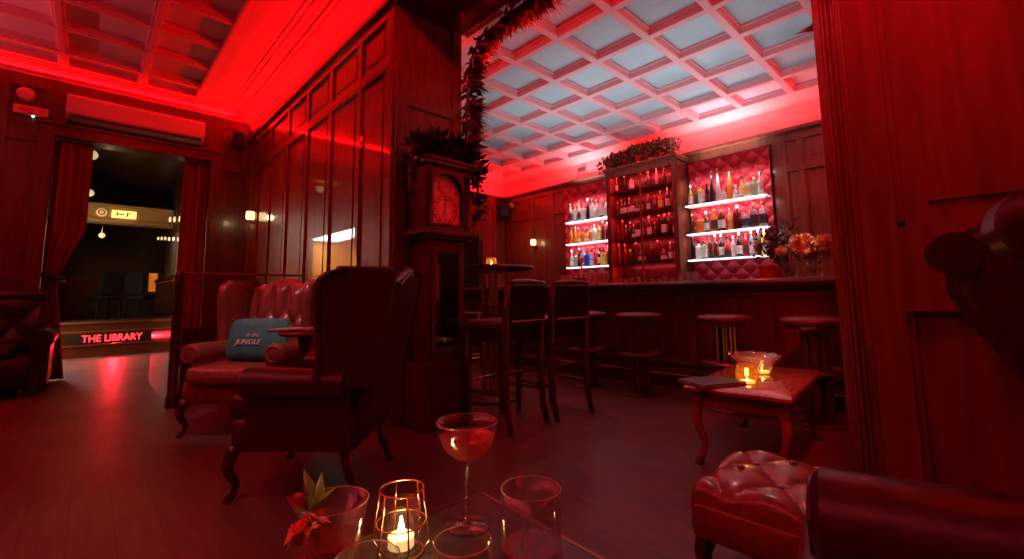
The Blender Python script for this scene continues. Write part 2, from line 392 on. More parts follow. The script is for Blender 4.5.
# --- lounge ceiling: coffer field, flat border, cornices
b = MB(); b.box(XL-.2, XB, YBK-.2, YE+.3, ZA+.07, ZA+.2); struct(b.build('ceiling', M['ceil']))
b = MB()
XA = [.34-.755*k for k in range(0,5)]
YA = [7.22-.656*k for k in range(0,15)]
b.box(.95, XP-.1, YBK, YE, ZA-.0, ZA+.075)        # flat border along the partition
b.box(.93,.97,YBK,YE-.12,ZA-.03,ZA+.02); b.box(1.42,1.46,YBK,YE-.3,ZA-.015,ZA+.01); b.box(1.36,1.38,YBK,YE-.3,ZA-.012,ZA+.01)
for x in XA: b.box(x-.05,x+.05,YBK,YE-.1,ZA-.005,ZA+.075); b.box(x-.025,x+.025,YBK,YE-.1,ZA-.025,ZA)
for y in YA: b.box(XL,.95,y-.05,y+.05,ZA-.002,ZA+.075); b.box(XL,.95,y-.025,y+.025,ZA-.02,ZA)
b.box(XL,.95,YE-.28,YE-.1,ZA-.003,ZA+.075)
struct(b.build('trim_5', M['rib'], bevel=.006))
def cornice(name, prof, p0, p1, inward, material, z):
    """run a profile (list of (out,down)) from p0 to p1; inward is the unit vector into the room"""
    b = MB(); p0=Vector(p0); p1=Vector(p1); n=Vector(inward)
    rr=[]
    for p in (p0,p1):
        rr.append([ (p.x+n.x*o, p.y+n.y*o, z-d) for o,d in prof])
    b.rings(rr)
    return struct(b.build(name, material, smooth=False))
PR = [(0,0),(.2,0),(.2,.03),(.17,.035),(.16,.06),(.11,.1),(.06,.15),(.035,.2),(.035,.23),(0,.24)]
cornice('trim_6', PR, (XP,YBK,0),(XP,YE,0),(-1,0),M['rib'],ZA)
cornice('trim_7', [(o,d*.6) for o,d in PR], (XL,YE,0),(XP,YE,0),(0,-1),M['rib'],ZA)

# --- bar room shell
b = MB(); b.box(XB-.05, XBW+.2, YBR-.2, YBL+.2, ZB+.09, ZB+.25); struct(b.build('ceiling_bar', M['ceil_panel']))
XR = [2.6,3.25,3.9,4.55,5.2,5.85,6.42]
YRb = [1.49+.62*k for k in range(-5,10)]
b = MB()
for x in XR: b.box(x-.04,x+.04,YBR,YBL,ZB,ZB+.095); b.box(x-.056,x+.056,YBR,YBL,ZB+.06,ZB+.094)
for y in YRb: b.box(XB,XBW,y-.04,y+.04,ZB+.001,ZB+.095); b.box(XB,XBW,y-.056,y+.056,ZB+.061,ZB+.094)
struct(b.build('trim_8', M['rib'], bevel=.008))
PB = [(0,-.09),(.2,-.09),(.2,.0),(.17,.01),(.15,.03),(.1,.06),(.06,.075),(.02,.08),(0,.085)]
cornice('trim_9', PB, (XBW,YBR,0),(XBW,YBL,0),(-1,0),M['ceil'],ZB)
cornice('trim_10', PB, (XB,YBL,0),(XBW,YBL,0),(0,-1),M['ceil'],ZB)
ZF = 3.1
panelled('wall_bar_back','x',XBW,-1,YBR,YBL,0,ZF,[(YBR+.05,.1),(-.9,.09),(-.2,.09),(.5,.09),(1.02,.07),(1.5,.07),(1.74,.16),(3.0,.05),(4.25,.05),(5.82,.17),(6.32,.05),(7.1,.1)],[(.11,.22),(1.15,.1),(2.62,.09),(3.04,.1)],M['wood'],None,thick=.1)
b = MB(); b.box(XBW,XBW+.1,YBR,YBL,ZF,ZB+.2); b.box(XB,XBW+.1,YBL,YBL+.1,ZF,ZB+.2); struct(b.build('wall_bar_frieze', M['plaster']))
b = MB(); b.box(XBW-.11,XBW,YBR,YBL,ZF-.015,ZF+.03); b.box(XB,XBW,YBL-.11,YBL,ZF-.015,ZF+.03); struct(b.build('trim_11', M['wood'], bevel=.006))
panelled('wall_bar_left','y',YBL,-1,XB,XBW,0,ZF,[(XB+.05,.1),(3.4,.1),(4.4,.1),(XBW-.05,.1)],[(.11,.22),(1.15,.1),(2.62,.09),(3.04,.1)],M['wood'],None,thick=.1)
panelled('wall_bar_right','y',YBR,1,XB,XBW,0,ZB+.2,[(XB+.05,.1),(3.4,.1),(4.4,.1),(XBW-.05,.1)],[(.11,.22),(1.15,.1),(2.62,.09),(3.3,.1)],M['wood'],None,thick=.1)
# the bar-room face of the partition
b = MB(); b.box(XB,XB+.02,YBR,YR,0,ZB+.2); b.box(XB,XB+.02,YJ,YBL,0,ZB+.2); b.box(XB,XB+.02,YR,YJ,ZS+.02,ZB+.2)
struct(b.build('wall_bar_front', M['wood']))

# --- library passage and library room
PX0, PX1, YS = -.6, 1.3, 10.75
b = MB()
b.box(PX0-.1,PX0,YE+.25,9.0,0,3.6); b.box(PX0-.1,PX0,11.95,13,0,3.6); b.box(PX0-.1,PX0,9.0,11.95,2.5,3.6)
struct(b.build('wall_passage_left', M['dark_wall']))
# right wall: half round glossy flutes
b = MB(); b.box(PX1,PX1+.1,YE+.25,13.0,0,3.6)
y = 8.2
while y < 12.9:
    b.tube([(PX1,y,.02),(PX1,y,3.58)],.085,14); y += .33
struct(b.build('wall_passage_right', mat('dark_lacquer',(.02,.011,.008),.3,coat=.2,coat_r=.2), smooth=True))
b = MB(); b.box(-3,4,YE+.2,16,3.6,3.7); struct(b.build('ceiling_passage', M['dark_wall']))
b = MB(); b.box(-3,4,15.8,16,0,3.6); b.box(-3,-2.9,YS+.2,16,0,3.6); b.box(3.9,4,13,16,0,3.6); b.box(PX1+.1,4,12.9,13.0,0,3.6); b.box(-3,PX0-.1,13.0,13.1,0,3.6)
for k in range(8): b.box(-2.6+.8*k,-2.5+.8*k,15.76,15.8,.6,3.5)
b.box(-3,4,15.74,15.8,1.5,1.6)
struct(b.build('wall_library', M['dark_wall']))
b = MB(); b.box(PX0,PX1,YS,YS+.32,0,.215); b.box(PX0,PX1,YS-.03,YS+.32,.18,.215)
b.box(PX0,PX1,YS+.30,13,0,.40); b.box(PX0,PX1,YS+.27,13,.385,.42)
b.box(PX0,PX1,YS+.60,13,.4,.55); b.box(PX0,PX1,YS+.57,13,.535,.575); b.box(-3,4,11.8,16,0,.57)
struct(b.build('floor_library', M['wood_dark'], bevel=.004))
b = MB(); b.box(PX0-.1,PX1+.1,12.0,12.3,2.56,2.86); b.box(PX0-.1,PX1+.1,11.94,12.34,2.53,2.58); b.box(PX0-.1,PX1+.1,11.96,12.32,2.84,2.9)
struct(b.build('trim_12', mat('painted_beam',(.34,.28,.2),.5)))
b = MB()
for y_,z_ in ((YS-.035,.215),(YS+.265,.42),(YS+.565,.575)): b.box(PX0+.02,PX1-.1,y_-.004,y_+.03,z_-.03,z_+.006)
struct(b.build('trim_14', M['bronze'], bevel=.004))
# lit side room seen only as a reflection in the varnished panelling
b = MB(); b.box(PX0-1.5,PX0-1.4,8.4,12.9,0,2.66); b.box(PX0-1.5,PX0-.1,8.3,8.4,0,2.66); b.box(PX0-1.5,PX0-.1,12.9,13.0,0,2.66); b.box(PX0-1.5,PX0-.1,8.3,13.0,2.66,2.76)
struct(b.build('wall_side_room', M['wood_gold']))

def text_mesh(name, s, size, mat_, parent=None, ext=.004, align='CENTER', shear=0, spacing=1.0):
    cu = bpy.data.curves.new(name,'FONT'); cu.body = s; cu.size = size; cu.extrude = ext; cu.align_x = align; cu.align_y='CENTER'; cu.shear = shear; cu.space_character = spacing
    tmp = bpy.data.objects.new(name+'_c', cu); COL.objects.link(tmp)
    bpy.context.view_layer.update()
    dg = bpy.context.evaluated_depsgraph_get()
    me = bpy.data.meshes.new_from_object(tmp.evaluated_get(dg))
    bpy.data.objects.remove(tmp); bpy.data.curves.remove(cu)
    me.name = name; me.materials.clear(); me.materials.append(mat_)
    o = bpy.data.objects.new(name, me); COL.objects.link(o)
    if parent: o.parent = parent
    return o

# red THE LIBRARY step sign
t = thing('step_sign','red glowing THE LIBRARY sign on the riser of the passage steps','sign',(.37,YS+.23,.30))
b = MB(); b.box(-.62,.62,0,.035,-.085,.082); b.build('sign_panel', M['black'], t)
o = text_mesh('lettering','THE LIBRARY',.17,M['sign_red'],t,.006,spacing=1.0); o.rotation_euler=(pi/2,0,0); o.location=(0,-.004,-.005); o.scale=(.82,1,1)
# yellow lit sign on the beam
t = thing('beam_sign','small lit yellow sign on the pale beam inside the library','sign',(.42,11.985,2.71))
b = MB(); b.box(-.19,.19,-.03,0,-.075,.075); b.build('sign_panel', M['sign_yellow'], t)
b = MB(); b.box(-.12,.0,-.036,-.03,-.012,.012); b.box(-.12,-.10,-.036,-.03,-.045,.045); b.box(.04,.06,-.036,-.03,-.045,.045); b.box(.04,.13,-.036,-.03,.03,.045); b.box(.04,.11,-.036,-.03,-.008,.008); b.build('mark', M['paper_dark'], t)
t = thing('emblem_plaque','small pale round emblem on the beam left of the yellow sign','sign',(.08,11.985,2.72))
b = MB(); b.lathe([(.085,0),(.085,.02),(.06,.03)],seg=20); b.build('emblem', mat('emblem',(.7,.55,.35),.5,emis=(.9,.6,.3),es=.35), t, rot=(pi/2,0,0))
b = MB(); b.torus((0,0,.03),.045,.01,16,6); b.build('ring', M['brass'], t, rot=(pi/2,0,0))

def add_light(name, kind, loc, energy, color, rot=None, size=.1, size_y=None, spot=None, blend=.5, spread=None, target=None):
    l = bpy.data.lights.new(name, kind); l.energy = energy; l.color = color
    if kind == 'AREA':
        l.shape = 'RECTANGLE' if size_y else 'SQUARE'; l.size = size
        if size_y: l.size_y = size_y
        if spread: l.spread = spread
    elif kind == 'SPOT':
        l.spot_size = spot; l.spot_blend = blend; l.shadow_soft_size = size
    else: l.shadow_soft_size = size
    o = bpy.data.objects.new(name, l); COL.objects.link(o); o.location = loc
    if target is not None:
        d = Vector(target)-Vector(loc); o.rotation_euler = d.to_track_quat('-Z','Y').to_euler()
    elif rot: o.rotation_euler = rot
    return o

# library lamps
def globe_lamp(label, loc, r, mount):
    t = thing('globe_lamp', label, 'lamp', loc)
    b = MB(); b.lathe([(.01,-r),(r*.7,-r*.7),(r,0),(r*.7,r*.7),(.02,r)],seg=16); b.build('glass_globe', M['lamp_dim'], t, smooth='all')
    b = MB(); b.tube([(0,0,r*.95),(0,0,mount)], .008); b.lathe([(r*.4,r*.85),(r*.3,r*1.15)],seg=12); b.build('hanger', M['brass'], t)
    return t
globe_lamp('warm glowing lamp under the pale beam in the library',(.115,12.1,2.27),.055,.26)
globe_lamp('lamp hanging by the left curtain below the door head',(-.11,10.0,3.38),.08,.22)
globe_lamp('lamp above the beam by the left library curtain',(-.115,11.9,3.07),.07,.53)
b = MB(); b.box(.93,1.08,12.5,12.56,1.15,1.55); tag(b.build('orange_reflection', M['wood_gold']), 'small orange block standing in for a reflection at the right of the library','cabinet')
bpy.data.objects['orange_reflection'].location=(0,0,0)  # orange block put in where the passage wall reflects the side doorway
bk = bpy.data.objects['orange_reflection']; bk['kind']='structure'
bk.name='reflection_block'

# two rows of glowing beads modelling lamp reflections in the fluted passage wall
for nm,pts in (('upper',GLINTS_U),('lower',GLINTS_L)):
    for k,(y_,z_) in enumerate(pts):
        t = thing('passage_glint',f'small modelled lamp reflection, {ORD[k]} from left in the {nm} row on the passage wall','lamp',(1.205,y_,z_),0,'modelled lamp reflections along the passage wall')
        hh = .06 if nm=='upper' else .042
        b = MB(); b.pillow((-.03,0,0),(.022,.026,hh),.8,.9,12,8); b.build('glass_shade', M['glint_row'], t, smooth='all')
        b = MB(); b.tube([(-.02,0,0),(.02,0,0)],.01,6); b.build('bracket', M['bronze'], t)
# dark chairs just visible on the library floor
def dark_chair(loc, rz, label):
    t = thing('library_chair', label, 'chair', loc, rz)
    b = MB(); b.pillow((0,0,.45),(.22,.22,.05),.4,.35); b.build('seat', M['black_cloth'], t, smooth='all')
    b = MB(); b.pillow((0,-.2,.75),(.21,.035,.25),.5,.4); b.build('backrest', M['black_cloth'], t, smooth='all')
    for sx in (-1,1):
        for sy in (-1,1):
            b = MB(); b.tube([(sx*.18,sy*.18,.42),(sx*.2,sy*.2,0)],[.02,.014]); b.build('leg', M['black_cloth'], t)
dark_chair((.25,12.9,.57),.4,'dark upholstered chair on the left of the library floor')
dark_chair((.85,12.7,.57),-.8,'dark upholstered chair on the right of the library floor')

# curtains
def curtain(name,label,pts_fn,z0,z1,n=60,thick=.02,group=None):
    """pts_fn(u,v)->(x,y) with u across, v up"""
    b = MB()
    nv = 24
    V=[]
    for side in (0,1):
        V.append([[b.bm.verts.new((*pts_fn(i/n,j/nv,side*thick), z0+(z1-z0)*j/nv)) for j in range(nv+1)] for i in range(n+1)])
    for s_ in (0,1):
        for i in range(n):
            for j in range(nv):
                f=(V[s_][i][j],V[s_][i+1][j],V[s_][i+1][j+1],V[s_][i][j+1]); b.bm.faces.new(f if s_ else f[::-1])
    for i in (0,n):
        for j in range(nv): b.bm.faces.new((V[0][i][j],V[0][i][j+1],V[1][i][j+1],V[1][i][j]))
    for j in (0,nv):
        for i in range(n): b.bm.faces.new((V[0][i][j],V[0][i+1][j],V[1][i+1][j],V[1][i][j]))
    return b.build(name,M['curtain'],smooth='all')
def cleft(u,v,o):
    z=v
    w = .36 if z>.5 else .36-(.5-z)*.2
    if v<.42: w = .14+abs(v-.40)*.35
    elif v<.6: w = .14+ (v-.42)/.18*.2
    x = DX0+.02+u*w
    return (x, YE+.1+.03*sin(u*16*pi/2)+o)
o = curtain('curtain','',cleft,.02,DZ-.01); tag(o,'red velvet curtain tied back on the left side of the library doorway','curtain')
def cright(u,v,o): return (DX1-.33+u*.32, YE+.1+.03*sin(u*12*pi/2)+o)
o = curtain('curtain','',cright,.02,DZ-.01); tag(o,'red velvet curtain hanging straight on the right side of the library doorway','curtain')
b = MB(); b.torus((DX0+.10,YE+.1,1.28),.115,.03,20,8,Matrix.Rotation(.25,3,'Y')); tag(b.build('curtain_tieback', M['black'], smooth='all'),'dark tieback round the left library curtain','tieback')
def cbar(u,v,o): return (4.55+u*1.7, YBL-.14+.045*sin(u*34)+o)
o = curtain('curtain','',cbar,.02,ZF-.02,n=120); tag(o,'tall red curtain across the left wall of the bar room','curtain')

# ------------------------------------------------------------------ wing chairs
def cabriole(b, x, y, h, ox, oy, r0=.035):
    pts=[]; rad=[]
    for k in range(9):
        t=k/8
        off = .035*sin(t*pi*1.0)*(1-t*.4) - .03*sin(max(0,(t-.45)/.55)*pi) + (.03*t**6)
        pts.append((x+ox*off*1.2, y+oy*off*1.2, h*(1-t)))
        rad.append(r0*(1-.62*t) + (.012 if t>.9 else 0))
    pts[-1]=(pts[-1][0],pts[-1][1],0.0)
    b.tube(pts,rad,10)
def tuft(u, v, nu, nv, A):
    a=u*nu+v*nv; c=u*nu-v*nv
    return A*(abs(sin(pi*a)*sin(pi*c))**.45)
def wing_chair(loc, rz, label, lm, width=.76, tcush=False, arm_top=.65, back_h=1.14, tufted=True, depth=.66, inner=None, wing_fwd=0, arms=(-1,1), arm_rise=0, scroll=False, setback=.10):
    inner = inner or lm
    t = thing('wing_chair', label, 'armchair', (loc[0],loc[1],0), rz, 'leather wing chairs')
    W = width/2; yf=.32; ya=yf-setback; yb=-depth/2+.03
    # frame
    b = MB(); b.pillow((0,.0,.315),(W-.06,depth/2-.01,.085),.22,.16,36,10); b.build('seat_frame', lm, t, smooth='all')
    # cushion
    b = MB()
    if tcush:
        b.pillow((0,.06,.44),(W-.13,.30,.075),.42,.2,40,12); b.pillow((0,yf+.03,.44),(W+.0,.1,.075),.5,.3,40,12)
    else: b.pillow((0,.06,.435),(W-.12,.32,.075),.42,.2,40,12)
    b.build('seat_cushion', inner, t, smooth='all')
    # back
    b = MB(); rings=[]; N=56; K=40
    def yb_(z): return yb-.02-(z-.4)*.2
    hw = W-.10
    for j in range(K+1):
        tt=j/K; ring=[]
        fl = 1.0
        if tt>.93: fl = sqrt(max(0.02,1-((tt-.93)/.07)**2))
        for i in range(N+1):
            s_=-1+2*i/N
            ztop = back_h + .03*cos(s_*pi) - .02*s_*s_
            z=.34+(ztop-.34)*tt
            e=(1-abs(s_)**8)**.5 if abs(s_)<1 else 0
            y=yb_(z)+.05*e*fl
            if tufted and .25<tt<.93: y+= (tuft((s_+1)/2,min(1,(tt-.25)/.42),4.0,1.5,.05)-.02)*e*min(1,(.93-tt)/.06)
            elif tufted and tt<=.25: y+=.01*e
            ring.append((s_*hw,y,z))
        for i in range(N-1,0,-1):
            s_=-1+2*i/N
            ztop = back_h + .03*cos(s_*pi) - .02*s_*s_
            z=.34+(ztop-.34)*tt
            e=(1-abs(s_)**8)**.5
            ring.append((s_*hw,yb_(z)-.06*e*fl,z))
        rings.append(ring)
    b.rings(rings); bk_=b.build('backrest', inner, t, smooth='all')
    if tufted:
        for v in (1/3,2/3,1.0):
            for u in ((.125,.375,.625,.875) if round(v*3)%2 else (.25,.5,.75)):
                s_=-1+2*u
                if abs(s_)>.95: continue
                tt=.25+.42*v*.999; z=.34+(back_h-.34)*tt
                if tt>.92: continue
                b = MB(); b.pillow((s_*hw,yb_(z)+.034,z),(.011,.01,.011),1,1,8,6); b.build('button', inner, bk_, smooth='all')
    # welt along back top
    b = MB(); b.tube([(-hw+2*hw*i/16, yb_(back_h)-.055, back_h+.03*cos((-1+i/8)*pi)-.02*(-1+i/8)**2-.035) for i in range(17)],.007,6); b.build('welt', lm, t, smooth='all')
    for sx in (-1,1):
        # wing
        b = MB(); rings=[]
        prof=[(.55,-.10),(.60,-.13),(.68,-.15),(.78,-.14),(.88,-.13),(.97,-.12),(1.04,-.125),(1.09,-.14),(1.12,-.175),(1.135,-.23)]
        if sx not in arms: prof=[(.25,-.12),(.42,-.12)]+prof
        for z,yfr in prof:
            yfr+=wing_fwd*max(0,min(1,(z-.6)/.35))
            z=z*back_h/1.14
            y0=yb_(z)-.05; L=yfr-y0
            r=.034
            out=[];inn=[]
            for k in range(8):
                q=k/7; yy=y0+q*(L-r); xx=W-.075+.045*q*q
                out.append((sx*(xx+.026),yy,z)); inn.append((sx*(xx-.026),yy,z))
            tip=[]
            xc=W-.03
            for k in range(9):
                a=-pi/2+pi*k/8*1.0
                tip.append((sx*(xc+.012+(-r*1.25)*sin(a)),yfr-r+r*1.25*cos(a),z))
            ring=out+tip+inn[::-1]
            rings.append(ring)
        # closing roll at the top
        z=1.15*back_h/1.14
        rings.append([(p[0]*.985,p[1]*.9+ -.03,z) for p in rings[-1]])
        b.rings(rings); wg=b.build('wing', lm, t, smooth=True)
        if scroll:
            b = MB(); zc_=1.06*back_h/1.14; yy=-.13+wing_fwd
            b.tube([(sx*(W-.075),yy,zc_),(sx*(W-.0),yy,zc_),(sx*(W+.012),yy,zc_)],[.05,.05,.035],20); b.build('scroll', lm, wg, smooth=True)
        # arm: bolster and side panel
        if sx in arms:
            b = MB(); r=.078; zc=arm_top-r
            b.tube([(sx*(W-.055),-.28,zc+arm_rise),(sx*(W-.055),-.02,zc+arm_rise*.75),(sx*(W-.055),ya-.03,zc+.005),(sx*(W-.055),ya,zc+.005),(sx*(W-.055),ya+.012,zc+.005)],[r*.9,r,r*1.02,r,r*.8],20)
            b.box(min(sx*(W-.12),sx*(W-.045)),max(sx*(W-.12),sx*(W-.045)),-.30,ya-.005,.25,zc)
            ar=b.build('arm', lm, t, smooth=True)
            b = MB(); b.torus((sx*(W-.055),ya+.012,zc+.005),r*.72,.006,20,6,Matrix.Rotation(pi/2,3,'X')); b.tube([(sx*(W-.083),ya+.0,zc-.06),(sx*(W-.083),ya+.0,.28)],.004,6); b.build('piping', lm, ar, smooth='all')
        # legs
        b = MB(); cabriole(b, sx*(W-.10), yf-.03, .26, sx*.7, .7); b.build('leg', M['wood_dark'], t, smooth='all')
        b = MB(); b.tube([(sx*(W-.12),yb+.05,.26),(sx*(W-.12),yb+.02,.12),(sx*(W-.11),yb-.03,0)],[.028,.024,.018],8); b.build('leg', M['wood_dark'], t, smooth='all')
    return t

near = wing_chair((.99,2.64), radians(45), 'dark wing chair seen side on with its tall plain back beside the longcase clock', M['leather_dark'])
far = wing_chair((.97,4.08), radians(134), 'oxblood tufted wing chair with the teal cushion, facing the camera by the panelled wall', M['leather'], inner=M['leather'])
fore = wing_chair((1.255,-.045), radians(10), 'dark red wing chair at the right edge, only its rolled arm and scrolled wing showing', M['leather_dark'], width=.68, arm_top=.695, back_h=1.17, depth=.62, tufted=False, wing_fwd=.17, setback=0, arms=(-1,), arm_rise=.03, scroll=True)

# teal cushion with lettering
t = thing('cushion','teal cushion with cream lettering leaning in the far tufted chair','cushion',(.985,3.93,.672))
t.rotation_euler=(radians(-14),0,radians(134+180))
b = MB()
def pil(p):
    k=1-.28*(abs(p.x)/.23*abs(p.z)/.17)**1.5
    return Vector((p.x, p.y*(max(0.08,1-(p.x/.235)**4)*max(.08,1-(p.z/.175)**4)), p.z))
b.pillow((0,0,0),(.235,.075,.165),.35,.3,40,20,f=lambda p:Vector((p.x,p.y*(.15+.85*max(0,(1-(p.x/.235)**2)*(1-(p.z/.166)**2))**.5),p.z)),R=Matrix.Identity(3))
b.build('cover', M['teal'], t, smooth='all')
o = text_mesh('lettering','in the',.04,M['cream'],t,.003,shear=.3); o.rotation_euler=(pi/2,0,0); o.location=(-.01,-.072,.025)
o = text_mesh('lettering','JUNGLE',.056,M['cream'],t,.003,shear=.25); o.rotation_euler=(pi/2,0,0); o.location=(-.035,-.072,-.03)

# occasional table between the wing chairs
t = thing('side_table','small round side table between the two left wing chairs','table',(1.14,3.36,0))
b = MB(); b.lathe([(.01,.72),(.15,.725),(.17,.735),(.175,.75),(.17,.76),(.01,.76)],seg=32); b.build('table_top', M['wood_table'], t, smooth=True)
b = MB(); b.lathe([(.035,.12),(.045,.2),(.02,.3),(.018,.5),(.03,.62),(.05,.725)],seg=14); b.build('pedestal', M['wood_dark'], t, smooth='all')
for k in range(3):
    a=2*pi*k/3+.3; b = MB(); b.tube([(.02*cos(a),.02*sin(a),.18),(.1*cos(a),.1*sin(a),.13),(.17*cos(a),.17*sin(a),.03),(.2*cos(a),.2*sin(a),.015)],[.02,.018,.014,.015],8); b.build('leg', M['wood_dark'], t, smooth='all')
b = MB(); b.obox((0,0,.009),(.30,.22,.012),Rz(0)); 
t = thing('menu_book','closed grey-topped menu lying on the small round side table','menu',(1.10,3.37,.7605),radians(-40))
b = MB(); b.box(-.17,.17,-.11,.11,0,.008); b.build('cover', M['folder'], t, bevel=.002)
b = MB(); b.box(-.165,.165,-.105,.105,.008,.018); b.build('page_block', M['grey_top'], t, bevel=.002)

# ------------------------------------------------------------------ longcase clock
CX0, CX1, CYF, CYB = 1.87, 2.25, 2.93, 3.2
t = thing('longcase_clock','tall dark longcase clock standing against the jamb of the wide opening','clock',((CX0+CX1)/2,3.06,0))
W=M['wood_dark']; cx=.0
b = MB()
b.box(-.24,.24,-.17,.14,0,.06); b.box(-.225,.225,-.155,.14,.06,.44); b.box(-.235,.235,-.165,.14,.44,.465); b.box(-.22,.22,-.15,.14,.465,.49)
b.box(-.16,.16,-.162,-.155,.12,.38)
b.build('plinth', M['wood_clock'], t, bevel=.006)
b = MB(); b.box(-.175,-.145,-.125,.14,.49,1.44); b.box(.145,.175,-.125,.14,.49,1.44); b.box(-.175,.175,.10,.14,.49,1.44); b.box(-.145,.145,-.125,.1,.49,.56); b.box(-.145,.145,-.125,.1,1.38,1.44)
b.build('trunk', M['wood_clock'], t, bevel=.005)
b = MB()
for x0,x1 in ((-.145,-.105),(.105,.145)): b.box(x0,x1,-.14,-.12,.56,1.38)
b.box(-.105,.105,-.14,-.12,.56,.6); b.box(-.105,.105,-.14,-.12,1.33,1.38)
dr=b.build('trunk_door', M['wood_clock'], t, bevel=.004)
b = MB(); b.box(-.105,.105,-.133,-.129,.6,1.33); b.build('glass_pane', M['thin_glass'], dr)
b = MB(); b.tube([(-.02,-.03,1.4),(-.02,-.03,.72)],.006,6); b.lathe([(.002,0),(.06,.006),(.06,.014),(.002,.02)],seg=20); 
b.build('pendulum_rod', M['brass'], t)
b = MB(); b.lathe([(.002,0),(.06,.006),(.065,.012),(.06,.018),(.002,.024)],seg=24); b.build('pendulum_bob', M['brass'], t, smooth=True, loc=(-.02,-.02,.70), rot=(pi/2,0,0))
b = MB(); b.tube([(-.045,-.05,.95),(-.045,-.05,1.25)],.024,12); b.tube([(-.045,-.05,1.25),(-.045,-.05,1.4)],.003,6); b.build('weight', M['copper'], t, smooth=True)
b = MB()
b.box(-.23,.23,-.165,.14,1.44,1.47); b.box(-.27,.25,-.2,.14,1.47,1.5); b.box(-.235,.235,-.17,.14,1.5,1.525)
# hood: sides, back, top with an arched dial opening
b.box(-.215,-.165,-.15,.14,1.525,2.03); b.box(.165,.215,-.15,.14,1.525,2.03); b.box(-.215,.215,.1,.14,1.525,2.03); b.box(-.165,.165,-.15,.1,1.525,1.545)
b.box(-.165,.165,-.15,.1,2.01,2.03)
# spandrels above the arch
n=14
for sx in (-1,1):
    pts=[(sx*.165,1.83)]+[(sx*(.02+.12*cos(pi/2*k/n)) if False else sx*.145*cos(pi/2*k/n),1.83+.145*sin(pi/2*k/n)) for k in range(n+1)]+[(0,2.01),(sx*.165,2.01)]
    b.prism(pts,-.15,-.13,'y')
b.box(-.255,.255,-.19,.14,2.03,2.06); b.box(-.275,.275,-.21,.14,2.06,2.085); b.box(-.22,.22,-.15,.13,2.085,2.14)
b.build('hood', M['wood_clock'], t, bevel=.004)
for sx in (-1,1):
    b = MB(); b.lathe([(.014,0),(.02,.015),(.012,.03),(.016,.2),(.012,.42),(.02,.435),(.016,.46)],seg=12); b.build('hood_column', M['wood_clock'], t, smooth='all', loc=(sx*.185,-.175,1.535))
b = MB(); b.box(-.15,.15,-.095,-.088,1.55,1.83)
pts=[(.145*cos(pi*k/24),1.83+.145*sin(pi*k/24)) for k in range(25)]
b.prism(pts,-.095,-.088,'y'); dl=b.build('dial', M['dial'], t)
b = MB(); b.torus((0,-.098,1.69),.115,.004,32,6,Matrix.Rotation(pi/2,3,'X')); b.torus((0,-.098,1.69),.085,.002,32,6,Matrix.Rotation(pi/2,3,'X')); b.torus((0,-.098,1.885),.062,.003,24,6,Matrix.Rotation(pi/2,3,'X'))
for k in range(12):
    a=pi/6*k; R3=Matrix.Rotation(a,3,'Y'); b.obox(Vector((0,-.097,1.69))+R3@Vector((0,0,.1)),(.008,.003,.022),R3)
b.build('chapter_ring', M['bronze'], dl)
for ang,L,wd in ((radians(200),.065,.008),(radians(5),.095,.006)):
    R3=Matrix.Rotation(ang,3,'Y'); b=MB(); b.obox(Vector((0,-.101,1.69))+R3@Vector((0,0,L/2)),(wd,.003,L),R3); b.build('clock_hand', M['black'], dl)
b = MB()
for x0,x1 in ((-.165,-.147),(.147,.165)): b.box(x0,x1,-.155,-.14,1.545,1.83)
b.box(-.165,.165,-.155,-.14,1.545,1.563); b.build('hood_door', M['wood_dark'], t)

# ------------------------------------------------------------------ garlands
def garland(name,label,cat,path,n,rad,mats,L=(.07,.14),W=.018,down=.2,palm=0,mat_share=None, stem=True, away=False):
    t = thing(name,label,cat,path[0])
    p0=Vector(path[0]); P=[Vector(p)-p0 for p in path]
    if stem:
        b=MB(); b.tube(P,.012,6); b.build('stem',M['dry'],t,smooth='all')
    seglen=[(b2-a).length for a,b2 in zip(P,P[1:])]; tot=sum(seglen)
    bs=[MB() for _ in mats]
    for _ in range(n):
        q=random.random()*tot; k=0
        while k<len(seglen)-1 and q>seglen[k]: q-=seglen[k]; k+=1
        tan=(P[k+1]-P[k]).normalized()
        c=P[k]+tan*q
        d=Vector((random.gauss(0,1),random.gauss(0,1),random.gauss(0,1)-down)); d=(d-tan*d.dot(tan)*.5).normalized()
        if away: d.x=abs(d.x); d.z=min(d.z,.25)
        s=c+d*random.random()*rad*.6
        i=random.choices(range(len(mats)),mat_share)[0]
        ll=random.uniform(*L)
        bs[i].leaf(s,d,(random.gauss(0,1),random.gauss(0,1),random.gauss(0,1)),ll,W*random.uniform(.7,1.3))
    names={'dark_leaf':'green_leaves','dried_leaf':'dried_leaves','dried_red_flower':'red_flowers'}
    for b_,m_ in zip(bs,mats): b_.build(names.get(m_.name,'leaves'),m_,t)['kind']='stuff'
    if palm:
        b=MB()
        for _ in range(palm):
            q=random.random()*tot; k=0
            while k<len(seglen)-1 and q>seglen[k]: q-=seglen[k]; k+=1
            c=P[k]+(P[k+1]-P[k]).normalized()*q
            ax=Vector((random.gauss(0,.4)+.2,random.gauss(-.6,.5),random.gauss(-.4,.5))).normalized()
            ax.x=abs(ax.x)+.1; ax.z=min(ax.z,.0)
            n_=ax.cross(Vector((random.random(),random.random(),random.random()))).normalized(); sd=ax.cross(n_)
            for s_ in range(-5,6):
                dd=(ax+sd*s_*.2).normalized(); b.leaf(c+ax*.02,dd,n_,random.uniform(.2,.32)*(1-.05*abs(s_)),.009)
        b.build('dried_palm_fronds',M['dry'],t)
    return t
